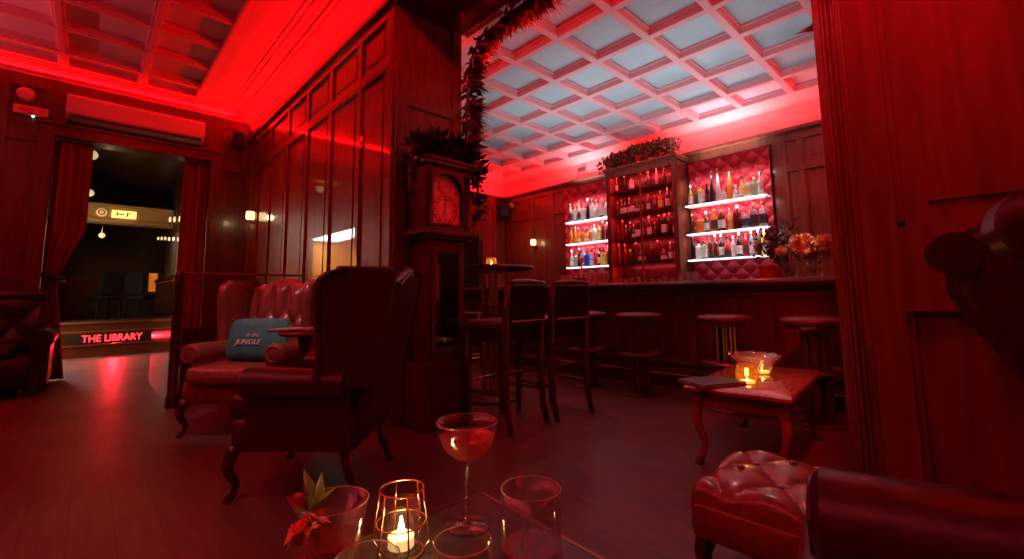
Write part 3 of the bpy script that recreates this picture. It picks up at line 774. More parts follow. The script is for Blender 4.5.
garland('leaf_garland','dark leafy garland heaped on top of the longcase clock','garland',[(1.72,2.9,2.14),(1.85,2.9,2.19),(2.05,2.9,2.2),(2.3,2.92,2.16),(2.38,2.93,2.02)],560,.11,[M['leaf'],M['dry']],(.05,.11),.02,.0,mat_share=[.88,.12])
garland('leaf_garland','ivy strand hanging down the left side of the clock hood','garland',[(1.72,2.92,2.12),(1.70,2.9,1.95),(1.69,2.9,1.78)],70,.06,[M['leaf']],(.04,.08),.018,.4)
garland('leaf_garland','ivy strand hanging down the right side of the clock hood','garland',[(2.34,2.92,2.08),(2.37,2.92,1.9),(2.38,2.92,1.62)],110,.06,[M['leaf'],M['dry']],(.04,.08),.02,.4,mat_share=[.7,.3])
garland('hanging_garland','dried palm and leaf garland climbing the left jamb and along the header','garland',[(2.45,3.2,2.3),(2.465,3.2,2.65),(2.465,3.18,2.95),(2.465,3.13,3.2),(2.465,2.98,3.36),(2.465,2.7,3.38),(2.465,2.45,3.4),(2.465,2.2,3.4)],700,.15,[M['leaf'],M['dry'],M['dry_red']],(.07,.15),.02,.1,palm=40,mat_share=[.35,.5,.15],away=-1)
garland('hanging_garland','dried palm tips poking out at the top of the right jamb','garland',[(2.48,.38,2.15),(2.48,.39,2.5),(2.48,.40,3.0),(2.48,.5,3.35)],90,.08,[M['leaf'],M['dry']],(.08,.16),.014,.0,palm=9,mat_share=[.6,.4],away=1)

# ------------------------------------------------------------------ wall fittings
def sconce(loc, rz, label):
    t = thing('wall_sconce',label,'lamp',loc,rz,None)
    # local +y out of the wall
    b = MB(); b.lathe([(.012,-.15),(.03,-.12),(.035,0),(.03,.12),(.01,.17)],seg=14,sy=.45); b.build('backplate', M['bronze'], t, smooth='all')
    b = MB(); b.tube([(0,.01,-.08),(0,.05,-.10),(0,.09,-.07)],.008); b.lathe([(.03,-.06),(.045,-.05)],(0,.09,0),14); b.build('arm', M['bronze'], t, smooth='all')
    b = MB(); b.lathe([(.04,-.05),(.058,-.02),(.058,.06),(.05,.085)],(0,.09,0),18); b.build('glass_shade', M['lamp_sconce'], t, smooth='all')
    b = MB(); b.lathe([(.055,.08),(.03,.11),(.008,.14)],(0,.09,0),14); b.build('cap', M['bronze'], t, smooth='all')
    return t
sconce((XP-.0,7.36,2.18),radians(90),'warm glowing sconce on the panelled lounge wall near the far corner')
sconce((XBW-.0,6.24,2.03),radians(90),'warm glowing sconce on the bar back wall left of the bottles')
def speaker(loc, rz, label, s=1):
    t = thing('wall_speaker',label,'speaker',loc,rz)
    b = MB(); b.box(-.075*s,.075*s,-.06*s,.06*s,-.12*s,.12*s); b.build('cabinet', M['black'], t, bevel=.012)
    b = MB(); b.lathe([(.05*s,0),(.05*s,.006)],seg=20); b.build('woofer', M['gloss_black'], t, rot=(pi/2,0,0), loc=(0,-.061*s,-.03*s))
    b = MB(); b.tube([(0,.05*s,0),(.05*s,.1*s,.0),(.07*s,.16*s,0)],.012,8); b.build('bracket', M['black'], t)
    return t
speaker((1.52,7.70,3.40),radians(-15),'small black speaker high in the lounge corner beside the air conditioner')
speaker((6.42,7.02,2.80),radians(-40),'small black speaker high in the corner of the bar room',1.25)
t = thing('dome_camera','small white dome camera high on the bar back wall beside the speaker','camera',(6.57,6.93,2.93))
b = MB(); b.pillow((0,0,0),(.05,.06,.06),1,1,16,10); b.build('dome', M['white'], t, smooth='all')
b = MB(); b.pillow((-.04,0,-.02),(.02,.025,.025),1,1,12,8); b.build('lens', M['gloss_black'], t, smooth='all')
t = thing('wall_sensor','small square sensor plate high on the panelled wall left of the clock','sensor',(XP-.012,3.83,2.41))
b = MB(); b.box(-.012,.0,-.035,.035,-.055,.055); b.build('plate', M['copper'], t, bevel=.004)
b = MB(); b.box(-.016,-.012,-.015,.015,-.03,.0); b.build('window', M['black'], t)
# air conditioner
t = thing('air_conditioner','long white wall air conditioner above the library doorway','air conditioner',(.36,YE-.055,3.40))
b = MB(); pr=[(0,.175),(-.17,.165),(-.2,.13),(-.2,-.08),(-.14,-.14),(0,-.15)]
b.rings([[(x,y,z) for y,z in pr] for x in (-.72,.72)]); b.build('casing', M['white'], t, bevel=.012)
b = MB(); b.box(-.68,.68,-.205,-.15,-.125,-.085); b.build('louvre', M['black'], t)
b = MB()
for k in range(3): b.box(-.68,.68,-.208+.02*k,-.2+.02*k,-.10-.014*k,-.092-.014*k)
b.build('louvre_blade', M['white'], t)
# alarm + exit light
t = thing('smoke_alarm','round red-lit alarm on the end wall left of the air conditioner','alarm',(-.72,YE-.02,3.50))
b = MB(); b.lathe([(.085,0),(.085,.03),(.06,.06),(.01,.065)],seg=20); b.build('housing', M['white'], t, rot=(pi/2,0,0), smooth=True)
b = MB(); b.lathe([(.012,0),(.012,.07)],seg=8); b.build('indicator', M['petal_red'], t, rot=(pi/2,0,0))
t = thing('emergency_light','oblong emergency light box with one tiny white lamp under the alarm','light',(-.66,YE-.02,3.30))
b = MB(); b.box(-.15,.15,-.06,0,-.055,.055); b.build('box', M['exit_white'], t, bevel=.01)
b = MB(); b.box(-.1,.02,-.064,-.06,-.025,.025); b.box(.05,.11,-.064,-.06,-.03,.03); b.build('mark', M['petal_red'], t)
b = MB(); b.pillow((.02,-.04,-.065),(.012,.012,.012),1,1,10,8); b.build('lamp', M['led_white'], t, smooth='all')
# vent in the bar frieze
t = thing('air_vent','small louvred vent in the red-lit frieze above the left bottles','vent',(XBW-.01,5.02,3.32))
b = MB(); b.box(-.008,.008,-.11,.11,-.05,.05); b.build('frame', M['exit_white'], t)
for k in range(4):
    b = MB(); b.box(-.014,-.006,-.095,.095,-.038+.022*k,-.028+.022*k); b.build('slat', M['bronze'], t)

# ------------------------------------------------------------------ low screen behind the far chair
t = thing('booth_screen','low dark screen with a thin brass rail behind the far wing chair','screen',(.62,5.25,0))
b = MB(); b.lathe([(.05,0),(.05,.1),(.035,.12),(.035,1.1),(.045,1.12),(.045,1.2),(.02,1.26)],seg=14); b.build('post', M['wood_dark'], t, smooth=True)
b = MB(); b.tube([(.0,0,1.235),(1.1,0,1.235)],.011,8); b.build('top_rail', M['bronze'], t)
b = MB(); b.box(.05,1.08,-.02,.02,.06,.72); b.build('lower_panel', M['wood_dark'], t, bevel=.005)
b = MB(); b.box(.05,1.08,-.005,.005,.74,1.2); b.build('glass_pane', M['thin_glass'], t)
b = MB(); b.box(-.03,.01,.1,1.75,.0,1.18); b.box(-.04,.02,.05,1.8,1.18,1.23); b.build('side_panel', M['gloss_black'], t, bevel=.008)

# ------------------------------------------------------------------ left sofa in the dark
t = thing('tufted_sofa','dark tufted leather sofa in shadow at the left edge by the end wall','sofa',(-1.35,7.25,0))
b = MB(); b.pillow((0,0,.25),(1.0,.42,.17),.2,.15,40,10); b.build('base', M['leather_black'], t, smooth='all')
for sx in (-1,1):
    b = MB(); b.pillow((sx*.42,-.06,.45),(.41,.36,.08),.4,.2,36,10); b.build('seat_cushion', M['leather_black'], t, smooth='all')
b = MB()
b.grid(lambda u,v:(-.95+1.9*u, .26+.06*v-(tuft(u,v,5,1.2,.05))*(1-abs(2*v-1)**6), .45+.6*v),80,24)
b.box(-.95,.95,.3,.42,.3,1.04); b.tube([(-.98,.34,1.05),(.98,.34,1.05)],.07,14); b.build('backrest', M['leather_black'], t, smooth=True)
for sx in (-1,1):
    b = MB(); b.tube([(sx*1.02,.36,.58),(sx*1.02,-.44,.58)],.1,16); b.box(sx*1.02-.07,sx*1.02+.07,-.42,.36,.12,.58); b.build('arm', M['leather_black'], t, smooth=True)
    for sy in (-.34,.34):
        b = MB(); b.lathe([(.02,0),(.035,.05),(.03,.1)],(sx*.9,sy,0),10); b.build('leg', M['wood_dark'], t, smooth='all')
t = thing('low_table','dark low table in the shadows in front of the left sofa','table',(-1.15,6.1,0))
b = MB(); b.lathe([(.01,.42),(.36,.42),(.38,.435),(.36,.455),(.01,.455)],seg=30); b.build('table_top', M['wood_dark'], t, smooth=True)
b = MB(); b.lathe([(.18,0),(.16,.03),(.04,.06),(.04,.38),(.12,.42)],seg=16); b.build('pedestal', M['wood_dark'], t, smooth=True)

# ------------------------------------------------------------------ bar counter
BX, BY0, BY1 = 4.5, .62, 5.75
t = thing('bar_counter','long dark panelled wooden bar counter across the bar room','bar counter',(BX,BY0,0))
L_=BY1-BY0
b = MB(); b.box(.02,.1,0,L_,.15,1.02); b.box(.1,.5,0,.05,.15,1.02); b.box(.1,.5,L_-.05,L_,.15,1.02); b.box(.45,.5,0,L_,.1,1.02)
b.box(0,.02,0,L_,.96,1.02); b.box(0,.02,0,L_,.15,.28); b.box(-.015,.02,0,L_,.26,.29)
k=0; y=0
while y<L_-.1:
    b.box(0,.02,y,y+.09,.28,.96); b.box(.01,.02,y+.16,y+.64,.36,.88); y+=.717
b.build('front_panel', M['wood_bar'], t, bevel=.006)
b = MB(); b.box(.06,.12,0.03,L_-.03,0,.16); b.build('kick_plate', M['bronze'], t)
b = MB()
pr=[(-.1,1.07),(-.11,1.085),(-.1,1.105),(-.09,1.12),(.58,1.12),(.58,1.05),(0.0,1.05),(-.02,1.02),(-.05,1.045),(-.08,1.05)]
b.rings([[(x,yy,z) for x,z in pr] for yy in (-.1,L_+.05)]); b.build('counter_top', M['wood_bar'], t, bevel=.004)
b = MB(); b.tube([(-.16,.1,.17),(-.16,L_-.1,.17)],.02,10)
rl=b.build('foot_rail', M['bronze'], t, smooth=True)
for k in range(5):
    b = MB(); b.tube([(-.16,.3+1.1*k,.17),(-.08,.3+1.1*k,.1),(.05,.3+1.1*k,.1)],.012,8); b.build('bracket', M['bronze'], rl)
# raised plank step under the bar
# fixed bar stools
def bar_stool(loc,label):
    t = thing('bar_stool',label,'stool',(loc[0],loc[1],0),0,'fixed round stools along the bar')
    b = MB(); b.lathe([(.01,.735),(.19,.74),(.215,.755),(.22,.775),(.205,.795),(.15,.805),(.01,.808)],seg=32); b.build('seat', M['leather_seat'], t, smooth='all')
    b = MB(); b.lathe([(.17,.715),(.18,.74)],seg=28); b.build('seat_ring', M['bronze'], t, smooth=True)
    b = MB()
    for k in range(8):
        a=2*pi*k/8+.2; b.tube([(.075*cos(a),.075*sin(a),.02),(.075*cos(a),.075*sin(a),.73)],.019,8)
    b.lathe([(.055,.02),(.055,.72)],seg=14)
    b.build('column', M['bronze'], t, smooth=True)
    b = MB(); b.torus((0,0,.40),.19,.016,30,8)
    for k in range(4):
        a=pi/4+pi/2*k; b.tube([(.07*cos(a),.07*sin(a),.40),(.19*cos(a),.19*sin(a),.40)],.008,6)
    b.lathe([(.1,.39),(.185,.393),(.185,.40),(.1,.405)],seg=24)
    b.build('foot_ring', M['bronze'], t, smooth=True)
    b = MB(); b.lathe([(.15,0),(.15,.012),(.12,.025),(.08,.035)],seg=28); b.build('base_plate', M['bronze'], t, smooth=True)
    return t
st0 = bar_stool((4.03,3.06),'round bar stool nearest the high backed chairs, half hidden by the chair back')
for (x,y),lb in (((4.05,2.43),'second round bar stool from the left, standing clear in front of the bar'),((4.02,1.58),'third round bar stool from the left, behind the crystal bowl'),((4.05,.93),'round bar stool at the right end of the bar, behind the coffee table')):
    c = copy_tree(st0); c.location=(x,y,0); c['label']=lb

# ------------------------------------------------------------------ high table & high chairs
t = thing('poseur_table','tall round bar table with a clustered brass column behind the clock','table',(2.92,3.42,.0))
b = MB(); b.lathe([(.01,1.238),(.40,1.238),(.44,1.248),(.45,1.263),(.44,1.278),(.01,1.28)],seg=44); b.build('table_top', M['wood_dark'], t, smooth=True)
b = MB()
for k in range(5):
    a=2*pi*k/5+.4; b.tube([(.07*cos(a),.07*sin(a),.03),(.07*cos(a),.07*sin(a),1.235)],.02,10)
b.build('column', M['brass'], t, smooth=True)
for r_,z_ in ((.13,.62),(.12,.9),(.16,1.215)):
    b = MB(); b.lathe([(r_,z_),(r_,z_+.022)],seg=24); b.build('collar', M['brass'], t, smooth=True)
b = MB(); b.lathe([(.30,0),(.30,.02),(.24,.04),(.1,.06)],seg=32); b.build('base', M['wood_dark'], t, smooth=True)

def high_chair(loc,rz,label):
    t = thing('high_chair',label,'bar chair',(loc[0],loc[1],0),rz,'high backed bar chairs')
    # faces +y
    b = MB(); b.pillow((0,.02,.775),(.225,.22,.035),.4,.25,36,10); b.build('seat', M['leather_seat'], t, smooth='all')
    b = MB(); b.box(-.215,.215,-.19,.22,.64,.755); b.build('seat_skirt', M['leather_black'], t, bevel=.01)
    b = MB(); b.rings([[(x,y0-.02-(z-.78)*.10,z) for x,y0 in ((-.2,-.2),(.2,-.2),(.205,-.215),(.2,-.255),(-.2,-.255),(-.205,-.215))] for z in (.80,.9,1.0,1.075)]); bk=b.build('backrest', M['leather_black'], t, bevel=.012)
    b = MB(); b.tube([(-.21+.42*k/8,-.267-.0+.01*sin(k/8*pi)-.0,1.085+.012*sin(k/8*pi)) for k in range(9)],.022,10); b.build('top_roll', M['leather_seat'], bk, smooth='all')
    b = MB(); b.box(-.2,.2,-.268,-.258,.795,.805+.006); b.tube([(-.2,-.272,.80),(.2,-.272,.80)],.009,8); b.build('brass_rail', M['steel'], t, smooth=True)
    for sx in (-1,1):
        b = MB(); b.tube([(sx*.215,-.255,1.08),(sx*.217,-.235,.85),(sx*.217,-.225,.7),(sx*.215,-.215,.4),(sx*.215,-.235,.15),(sx*.215,-.275,0)],[.024,.029,.031,.029,.025,.02],8); b.build('leg', M['wood_clock'], t, smooth='all')
        b = MB(); b.tube([(sx*.2,.185,.72),(sx*.2,.19,.3),(sx*.2,.195,0)],[.03,.026,.02],8); b.build('leg', M['wood_clock'], t, smooth='all')
        b = MB(); b.tube([(sx*.21,-.21,.26),(sx*.2,.19,.26)],.012,8); b.build('stretcher', M['wood_clock'], t, smooth='all')
    for yy,zz in ((.19,.33),(-.215,.42)):
        b = MB(); b.tube([(-.18,yy,zz),(.18,yy,zz)],.013,8); b.build('foot_rest', M['brass'] if yy>0 else M['wood_clock'], t, smooth='all')
    return t
hc = high_chair((2.43,2.69),radians(6),'black backed high chair nearer the clock, seen from behind')
c = copy_tree(hc); c.location=(2.965,2.66,0); c.rotation_euler=(0,0,radians(-2)); c['label']='black backed high chair on the right, nearer the bar stools'
# bentwood chair glimpsed beyond the clock
t = thing('bentwood_chair','pale bentwood bar chair glimpsed between the clock and the tall round table','bar chair',(3.2,4.15,0),radians(-130))
b = MB(); b.lathe([(.01,.76),(.18,.76),(.2,.78),(.19,.8),(.01,.81)],seg=28); b.build('seat', M['leather_seat'], t, smooth=True)
b = MB(); b.tube([(-.17,-.16,.78),(-.19,-.2,.95),(-.15,-.22,1.12),(0,-.23,1.18),(.15,-.22,1.12),(.19,-.2,.95),(.17,-.16,.78)],.018,8); b.build('back_hoop', M['steel'], t, smooth='all')
b = MB(); b.tube([(-.06,-.17,.79),(-.1,-.2,.95),(-.06,-.22,1.05),(0,-.21,.98),(.06,-.22,1.05),(.1,-.2,.95),(.06,-.17,.79)],.012,8); b.build('inner_loop', M['steel'], t, smooth='all')
for sx in (-1,1):
    for sy in (-1,1):
        b = MB(); b.tube([(sx*.13,sy*.13,.77),(sx*.19,sy*.19,0)],[.018,.014],8); b.build('leg', M['wood_dark'], t, smooth='all')
b = MB(); b.torus((0,0,.3),.19,.01,28,6); b.build('foot_ring', M['brass'], t, smooth='all')
# tall dark cabinet speaker beyond clock
t = thing('tower_speaker','tall black box standing behind the round table before the red curtain','speaker',(4.98,6.28,0),radians(40))
b = MB(); b.box(-.2,.2,-.15,.15,.05,2.05); b.build('cabinet', M['black'], t, bevel=.012)
b = MB(); b.box(-.2,.2,-.18,.18,0,.05); b.build('plinth', M['black'], t)
b = MB(); b.box(-.16,.16,-.158,-.15,.6,1.98); b.build('grille', M['gloss_black'], t)

def candle_glass(loc,label,r=.04,h=.085,shape='round'):
    t = thing('candle_glass',label,'candle holder',loc)
    b = MB()
    if shape=='round': prof=[(r*.55,0),(r*.85,h*.12),(r*1.05,h*.4),(r*1.0,h*.7),(r*.85,h),(r*.80,h),(r*.94,h*.7),(r*.98,h*.4),(r*.78,h*.14),(.001,.006)]
    else: prof=[(r*.9,0),(r,h*.05),(r,h),(r*.93,h),(r*.92,.007),(.001,.006)]
    b.lathe(prof,seg=24); b.build('glass_cup', M['amber_glass'], t, smooth='all')
    b = MB(); b.lathe([(r*.7,.008),(r*.7,.02),(.001,.021)],seg=18); b.build('tealight', M['wax'], t, smooth=True)
    b = MB(); b.lathe([(.001,.022),(.0045,.027),(.004,.033),(.001,.043)],seg=10); b.build('flame', M['flame'], t, smooth='all')
    add_light('candle_light','POINT',(loc[0],loc[1],loc[2]+.055),.55,(1,.55,.2),size=.012)
    return t
candle_glass((2.93,3.40,1.2805),'small glass tealight on the tall round table beside the clock',.055,.09)
# things on the round table
t = thing('card_stack','little stack of blue and white cards on the tall round table','cards',(3.12,3.42,1.2805),.3)
for k,(m_,dx) in enumerate(((M['blue_card'],0),(M['paper'],.02),(M['blue_card'],-.01))):
    b = MB(); b.obox((dx,0,.004+.008*k),(.16,.1,.007),Rz(.2*k)); b.build('card', m_, t)
t = thing('bar_spoon','bright steel spoon lying at the right rim of the tall round table','spoon',(3.22,3.28,1.2805),-.7)
b = MB(); b.tube([(-.12,0,.006),(.04,0,.008)],.004,6); b.build('handle', M['steel'], t, smooth='all')
b = MB(); b.pillow((.065,0,.009),(.03,.018,.006),1,1,14,8); b.build('bowl', M['steel'], t, smooth='all')

# ------------------------------------------------------------------ back bar: counter, cabinet, lit shelves, tufted panels
t = thing('back_counter','dark back counter running under the bottle shelves','counter',(XBW,1.2,0))
b = MB(); b.box(-.5,-.04,0,4.5,.08,1.06); b.box(-.44,-.04,.0,4.5,0,.09); b.build('carcass', M['wood_dark'], t)
b = MB(); b.box(-.54,-.04,-.03,4.53,1.06,1.10); b.build('worktop', M['wood_dark'], t, bevel=.006)
for k in range(7):
    b = MB(); b.box(-.52,-.5,.04+.635*k,.62+.635*k,.12,1.02); d_=b.build('door', M['wood_dark'], t, bevel=.004)
    b = MB(); b.tube([(-.535,.55+.635*k,.62),(-.535,.55+.635*k,.72)],.006,6); b.build('handle', M['brass'], d_)
KY0,KY1,KXF,KXB,KT = 2.99,4.22,6.2,6.57,3.02
t = thing('bottle_cabinet','tall dark wooden bottle cabinet in the centre of the back bar','cabinet',(KXF,KY0,1.1005))
H_=KT-1.1; D_=KXB-KXF; Wd=KY1-KY0
b = MB(); b.box(0,D_,0,.05,0,H_); b.box(0,D_,Wd-.05,Wd,0,H_); b.box(0,D_,0,Wd,H_-.05,H_); b.box(D_-.03,D_,0,Wd,0,H_); b.box(0,D_,0,Wd,0,.03)
b.box(-.02,.02,0,.075,0,H_); b.box(-.02,.02,Wd-.075,Wd,0,H_); b.box(-.01,.02,0,Wd,H_-.12,H_)
b.box(-.05,D_,-.03,Wd+.03,H_,H_+.04); b.box(-.03,D_,-.015,Wd+.015,H_-.03,H_)
b.build('carcass', M['wood'], t, bevel=.004)
KS=[1.47,1.86,2.27,2.66]
for z in KS:
    b = MB(); b.box(.02,D_-.03,.05,Wd-.05,z-1.1-.022,z-1.1); b.build('shelf', M['wood_dark'], t)
b = MB(); b.box(.0,.025,Wd/2-.015,Wd/2+.015,.03,H_-.12); b.build('centre_stile', M['wood'], t)
b = MB(); b.box(D_-.034,D_-.03,.05,Wd-.05,.03,H_-.05); b.build('back_panel', M['wood_dark'], t)

def tufted_panel(y0,y1,z0,z1,label,nu,nv):
    t = thing('tufted_upholstery',label,'wall upholstery',(XBW-.035,y0,z0),0,'red tufted panels behind the bottles')
    b = MB(); b.grid(lambda u,v:(-.02-(tuft(u,v,nu,nv,.04)), u*(y1-y0), v*(z1-z0)),110,130); b.build('upholstery', M['tuft_red'], t, smooth='all')
    b = MB(); 
    for i in range(0,int(2*nu)+1):
        for j in range(0,int(2*nv)+1):
            if (i+j)%2==0 and 0<i<2*nu and 0<j<2*nv:
                b.pillow((-.028,i/(2*nu)*(y1-y0),j/(2*nv)*(z1-z0)),(.012,.016,.016),1,1,8,6)
    b.build('buttons', M['tuft_red'], t, smooth='all')['kind']='stuff'
    b = MB(); b.box(-.02,.0,0,y1-y0,0,z1-z0); b.build('backing', M['wood_dark'], t)
tufted_panel(1.84,2.95,1.12,2.95,'red tufted panel behind the lit shelves right of the cabinet',5,8)
tufted_panel(4.27,5.40,1.12,3.0,'red tufted panel behind the lit shelves left of the cabinet',5,8)
def lit_shelf(y0,y1,z,label,ext=None):
    t = thing('lit_glass_shelf',label,'shelf',(6.3,y0,z),0,'lit glass shelves of the back bar')
    b = MB(); b.box(0,.175,0,y1-y0,-.012,0); b.build('glass_shelf', M['lit_shelf'], t)
    b = MB(); b.box(-.012,-.001,.02,y1-y0-.02,-.016,.001); b.build('led_strip', M['led_white'], t)
    b = MB(); b.box(.03,.17,.02,.03,-.03,-.0125); b.box(.03,.17,y1-y0-.03,y1-y0-.02,-.03,-.0125); b.build('bracket', M['steel'], t)
LZ=[2.295,1.895,1.47]; RZ=[2.26,1.84,1.465]
for z,nm in zip(LZ,('top','middle','bottom')): lit_shelf(4.27,5.22,z,f'{nm} white-lit glass shelf left of the bottle cabinet')
for z,nm in zip(RZ,('top','middle','bottom')): lit_shelf(1.84,2.94,z,f'{nm} white-lit glass shelf right of the bottle cabinet')
for zz,yy,L_s in ((LZ,4.745,.9),(RZ,2.39,1.05)):
    for z in [zz[0]+.40]+[q-.03 for q in zz[:2]]:
        add_light('shelf_led','AREA',(6.33,yy,z),3.0,(1,.95,.9),rot=(0,radians(-28),0),size=.03,size_y=L_s)
for (y0,nm,zz) in ((5.24,'left',LZ),(1.66,'right',RZ)):
    for z,lv in zip(zz,('top','middle','bottom')):
        if nm=='right' and lv!='top': continue
        t = thing('round_glass_end',f'dim rounded glass shelf end at the {nm} of the {lv} {nm} bottle shelf','shelf',(6.4,y0+.08,z),0)
        b = MB(); b.lathe([(.12,-.012),(.12,0)],seg=24,sy=.8); b.build('glass_shelf', M['thin_glass'], t)
        b = MB(); b.box(-.01,.165,-.01,.01,-.024,-.0125); b.build('bracket', M['steel'], t)

# ------------------------------------------------------------------ bottles
def proto_meshes():
    P={}
    def mk(nm,prof,capprof,lab,sq=False,seg=14):
        ph = pi/4 if sq else 0
        b=MB()
        if sq: b.lathe([(r*(1.25 if i<sq else 1),z) for i,(r,z) in enumerate(prof)],seg=4,ph=ph)
        else: b.lathe(prof,seg=seg)
        body=b.build('bottle_body',None,smooth=True)
        b=MB(); b.lathe(capprof,seg=10); cap=b.build('cap',None,smooth=True)
        lb=None
        if lab:
            r,z0,z1=lab; b=MB()
            if sq: b.lathe([(r*1.25+.001,z0),(r*1.25+.001,z1)],seg=4,ph=ph)
            else: b.lathe([(r+.001,z0),(r+.001,z1)],seg=seg)
            lb=b.build('paper_band',None,smooth=True)
        P[nm]=(body,cap,lb)
    mk('round',[(.03,0),(.036,.008),(.037,.17),(.032,.2),(.014,.225),(.013,.28)],[(.016,.265),(.016,.3),(.014,.305)],(.037,.04,.14))
    mk('slim',[(.026,0),(.03,.01),(.03,.2),(.024,.235),(.012,.265),(.012,.31)],[(.014,.3),(.014,.335)],(.03,.05,.16))
    mk('square',[(.036,0),(.038,.01),(.038,.17),(.030,.195),(.013,.205),(.013,.245)],[(.017,.235),(.017,.275)],(.038,.04,.14),sq=4)
    mk('squat',[(.04,0),(.05,.01),(.052,.09),(.042,.14),(.016,.175),(.014,.22)],[(.02,.21),(.022,.245),(.012,.255)],(.052,.03,.085))
    mk('flask',[(.04,0),(.048,.012),(.05,.12),(.045,.16),(.02,.18),(.016,.21)],[(.02,.2),(.02,.24)],(.05,.035,.11))
    mk('tall',[(.036,0),(.038,.01),(.034,.15),(.02,.24),(.014,.3),(.018,.345)],[(.02,.34),(.024,.36),(.01,.385)],(.038,.03,.1))
    mk('box',[(.045,0),(.047,.01),(.047,.15),(.045,.16),(.018,.17),(.016,.2)],[(.02,.19),(.02,.22)],(.047,.03,.12),sq=4)
    return P
BP=proto_meshes()
for tr in BP.values():
    for o in tr:
        if o: COL.objects.unlink(o)
CAPM=[M['black'],M['steel'],M['brass'],M['petal_red'],M['white']]
def setm(o,m_):
    if len(o.data.materials)==0: o.data.materials.append(None)
    o.material_slots[0].link='OBJECT'; o.material_slots[0].material=m_
def bottle(kind,colour,loc,label,group,labm=None,capm=None,s=1.0,gap=.1):
    t=thing('bottle',label,'bottle',loc,random.uniform(-.12,.12),group)
    s*=1.18; mh = .285 if 'top cabinet' in label else .345 if 'cabinet shelf' in label else .345 if not 'top' in label else .5
    hz={'round':.305,'slim':.335,'square':.275,'squat':.255,'flask':.24,'tall':.385,'box':.22}[kind]
    s=min(s, mh/hz/1.04); rk={'round':.038,'slim':.031,'square':.0345,'squat':.052,'flask':.05,'tall':.039,'box':.043}[kind]
    w=min(s*.95, gap*.485/rk); t.scale=(w,w,s*1.04)
    body,cap,lb=BP[kind]
    c=body.copy(); COL.objects.link(c); c.parent=t; setm(c,BG[colour])
    c=cap.copy(); COL.objects.link(c); c.parent=t; setm(c,capm or random.choice(CAPM))
    if lb and labm:
        c=lb.copy(); COL.objects.link(c); c.parent=t; setm(c,labm)
    return t
KW={'round':'round','slim':'slim','square':'square','squat':'squat','flask':'rounded','tall':'tall flared','box':'boxy'}
def row(items,y_left,y_right,x,z,where,group,s=1.0):
    """items from left to right in the photo (left = larger y)"""
    n=len(items)
    for i,it in enumerate(items):
        kind,colour=it[0],it[1]; labm=it[2] if len(it)>2 else None; sc=it[3] if len(it)>3 else s
        y=y_left+(y_right-y_left)*(i/(n-1))
        pos = 'leftmost' if i==0 else 'rightmost' if i==n-1 else f'{ORD[i]} from left'
        bottle(kind,colour,(x+(.008 if i%2 else -.008),y,z+.004),f'{colour} {KW[kind]} bottle, {pos} {where}',group,labm,None,sc,abs(y_left-y_right)/(n-1))
P_=M['paper']; PD=M['paper_dark']; PY=M['paper_yellow']
gl='bottles on the lit shelves left of the cabinet'; gr='bottles on the lit shelves right of the cabinet'; gc='bottles in the dark cabinet'
row([('round','clear',PD,.95),('square','clear',P_,1.0),('slim','clear',PD,.9),('box','clear',P_,1.15),('slim','black',None,.95),('square','clear',P_,1.1),('squat','clear',None,1.1),('square','silver',P_,1.05),('round','white',None,.85)],5.15,4.36,6.39,LZ[0],'on top lit shelf left of cabinet',gl)
row([('round','amber',None,.85),('slim','golden',None,.8),('squat','amber',PY,.95),('flask','amber',None,.9),('squat','golden',P_,.85),('round','amber',None,.8),('square','white',P_,.95),('round','golden',PY,.9),('slim','brown',PD,.85),('round','brown',None,.85)],5.15,4.36,6.39,LZ[1],'on middle lit shelf left of cabinet',gl)
row([('squat','pale green',P_,1.05),('flask','pale green',None,1.0),('slim','black',None,.85),('square','pale blue',P_,1.0),('box','blue',None,1.05),('squat','pale blue',P_,1.0),('slim','red',None,.8),('flask','black',PY,1.1),('box','golden',PY,1.05),('slim','brown',None,.9)],5.15,4.36,6.39,LZ[2],'on bottom lit shelf left of cabinet',gl)
row([('round','golden',P_,.85),('squat','green',PD,.95),('square','golden',P_,.9),('slim','black',PD,.75),('tall','black',None,1.0),('tall','clear',None,1.05),('squat','clear',None,.7),('tall','amber',None,1.0),('squat','clear',P_,.65),('squat','golden',P_,1.05),('box','white',PY,.95),('box','pale green',None,1.0),('round','clear',P_,.85)],2.88,1.93,6.39,RZ[0],'on top lit shelf right of cabinet',gr)
row([('round','brown',None,.8),('flask','amber',None,.95),('round','green',P_,.85),('square','amber',PD,1.0),('square','brown',P_,.95),('slim','golden',None,.8),('square','dark red',None,1.05),('box','clear',PD,.95),('square','silver',PD,1.05),('square','clear',PD,1.2)],2.88,1.93,6.39,RZ[1],'on middle lit shelf right of cabinet',gr)
row([('slim','black',None,.85),('box','white',None,1.0),('box','pale green',P_,1.0),('slim','brown',PD,.9),('slim','brown',None,.9),('round','black',P_,.95),('squat','red',PD,1.0),('round','clear',P_,.8),('round','black',P_,.95),('slim','red',PD,.9),('slim','pale blue',P_,.95),('slim','green',None,.85),('round','yellow',P_,1.05)],2.88,1.93,6.39,RZ[2],'on bottom lit shelf right of cabinet',gr)
ca=6.335
def crow(items,y0,y1,z,where): row(items,y0,y1,ca,z,where,gc,.9)
crow([('slim','brown',P_),('tall','black',None,.85),('flask','clear',P_,.8),('slim','dark red',P_,1.05)],4.105,3.68,KS[3],'in left bay of top cabinet shelf')
crow([('squat','brown',None,.85),('slim','clear',None,.95),('tall','brown',None,.75),('round','black',None,.85)],3.52,3.115,KS[3],'in right bay of top cabinet shelf')
crow([('flask','red',None,.85),('round','dark red',P_,.75),('round','brown',P_,.75),('round','dark red',P_,.75),('square','brown',P_,.8),('squat','brown',P_,.75),('round','brown',P_,.75)],4.105,3.67,KS[2],'in left bay of second cabinet shelf')
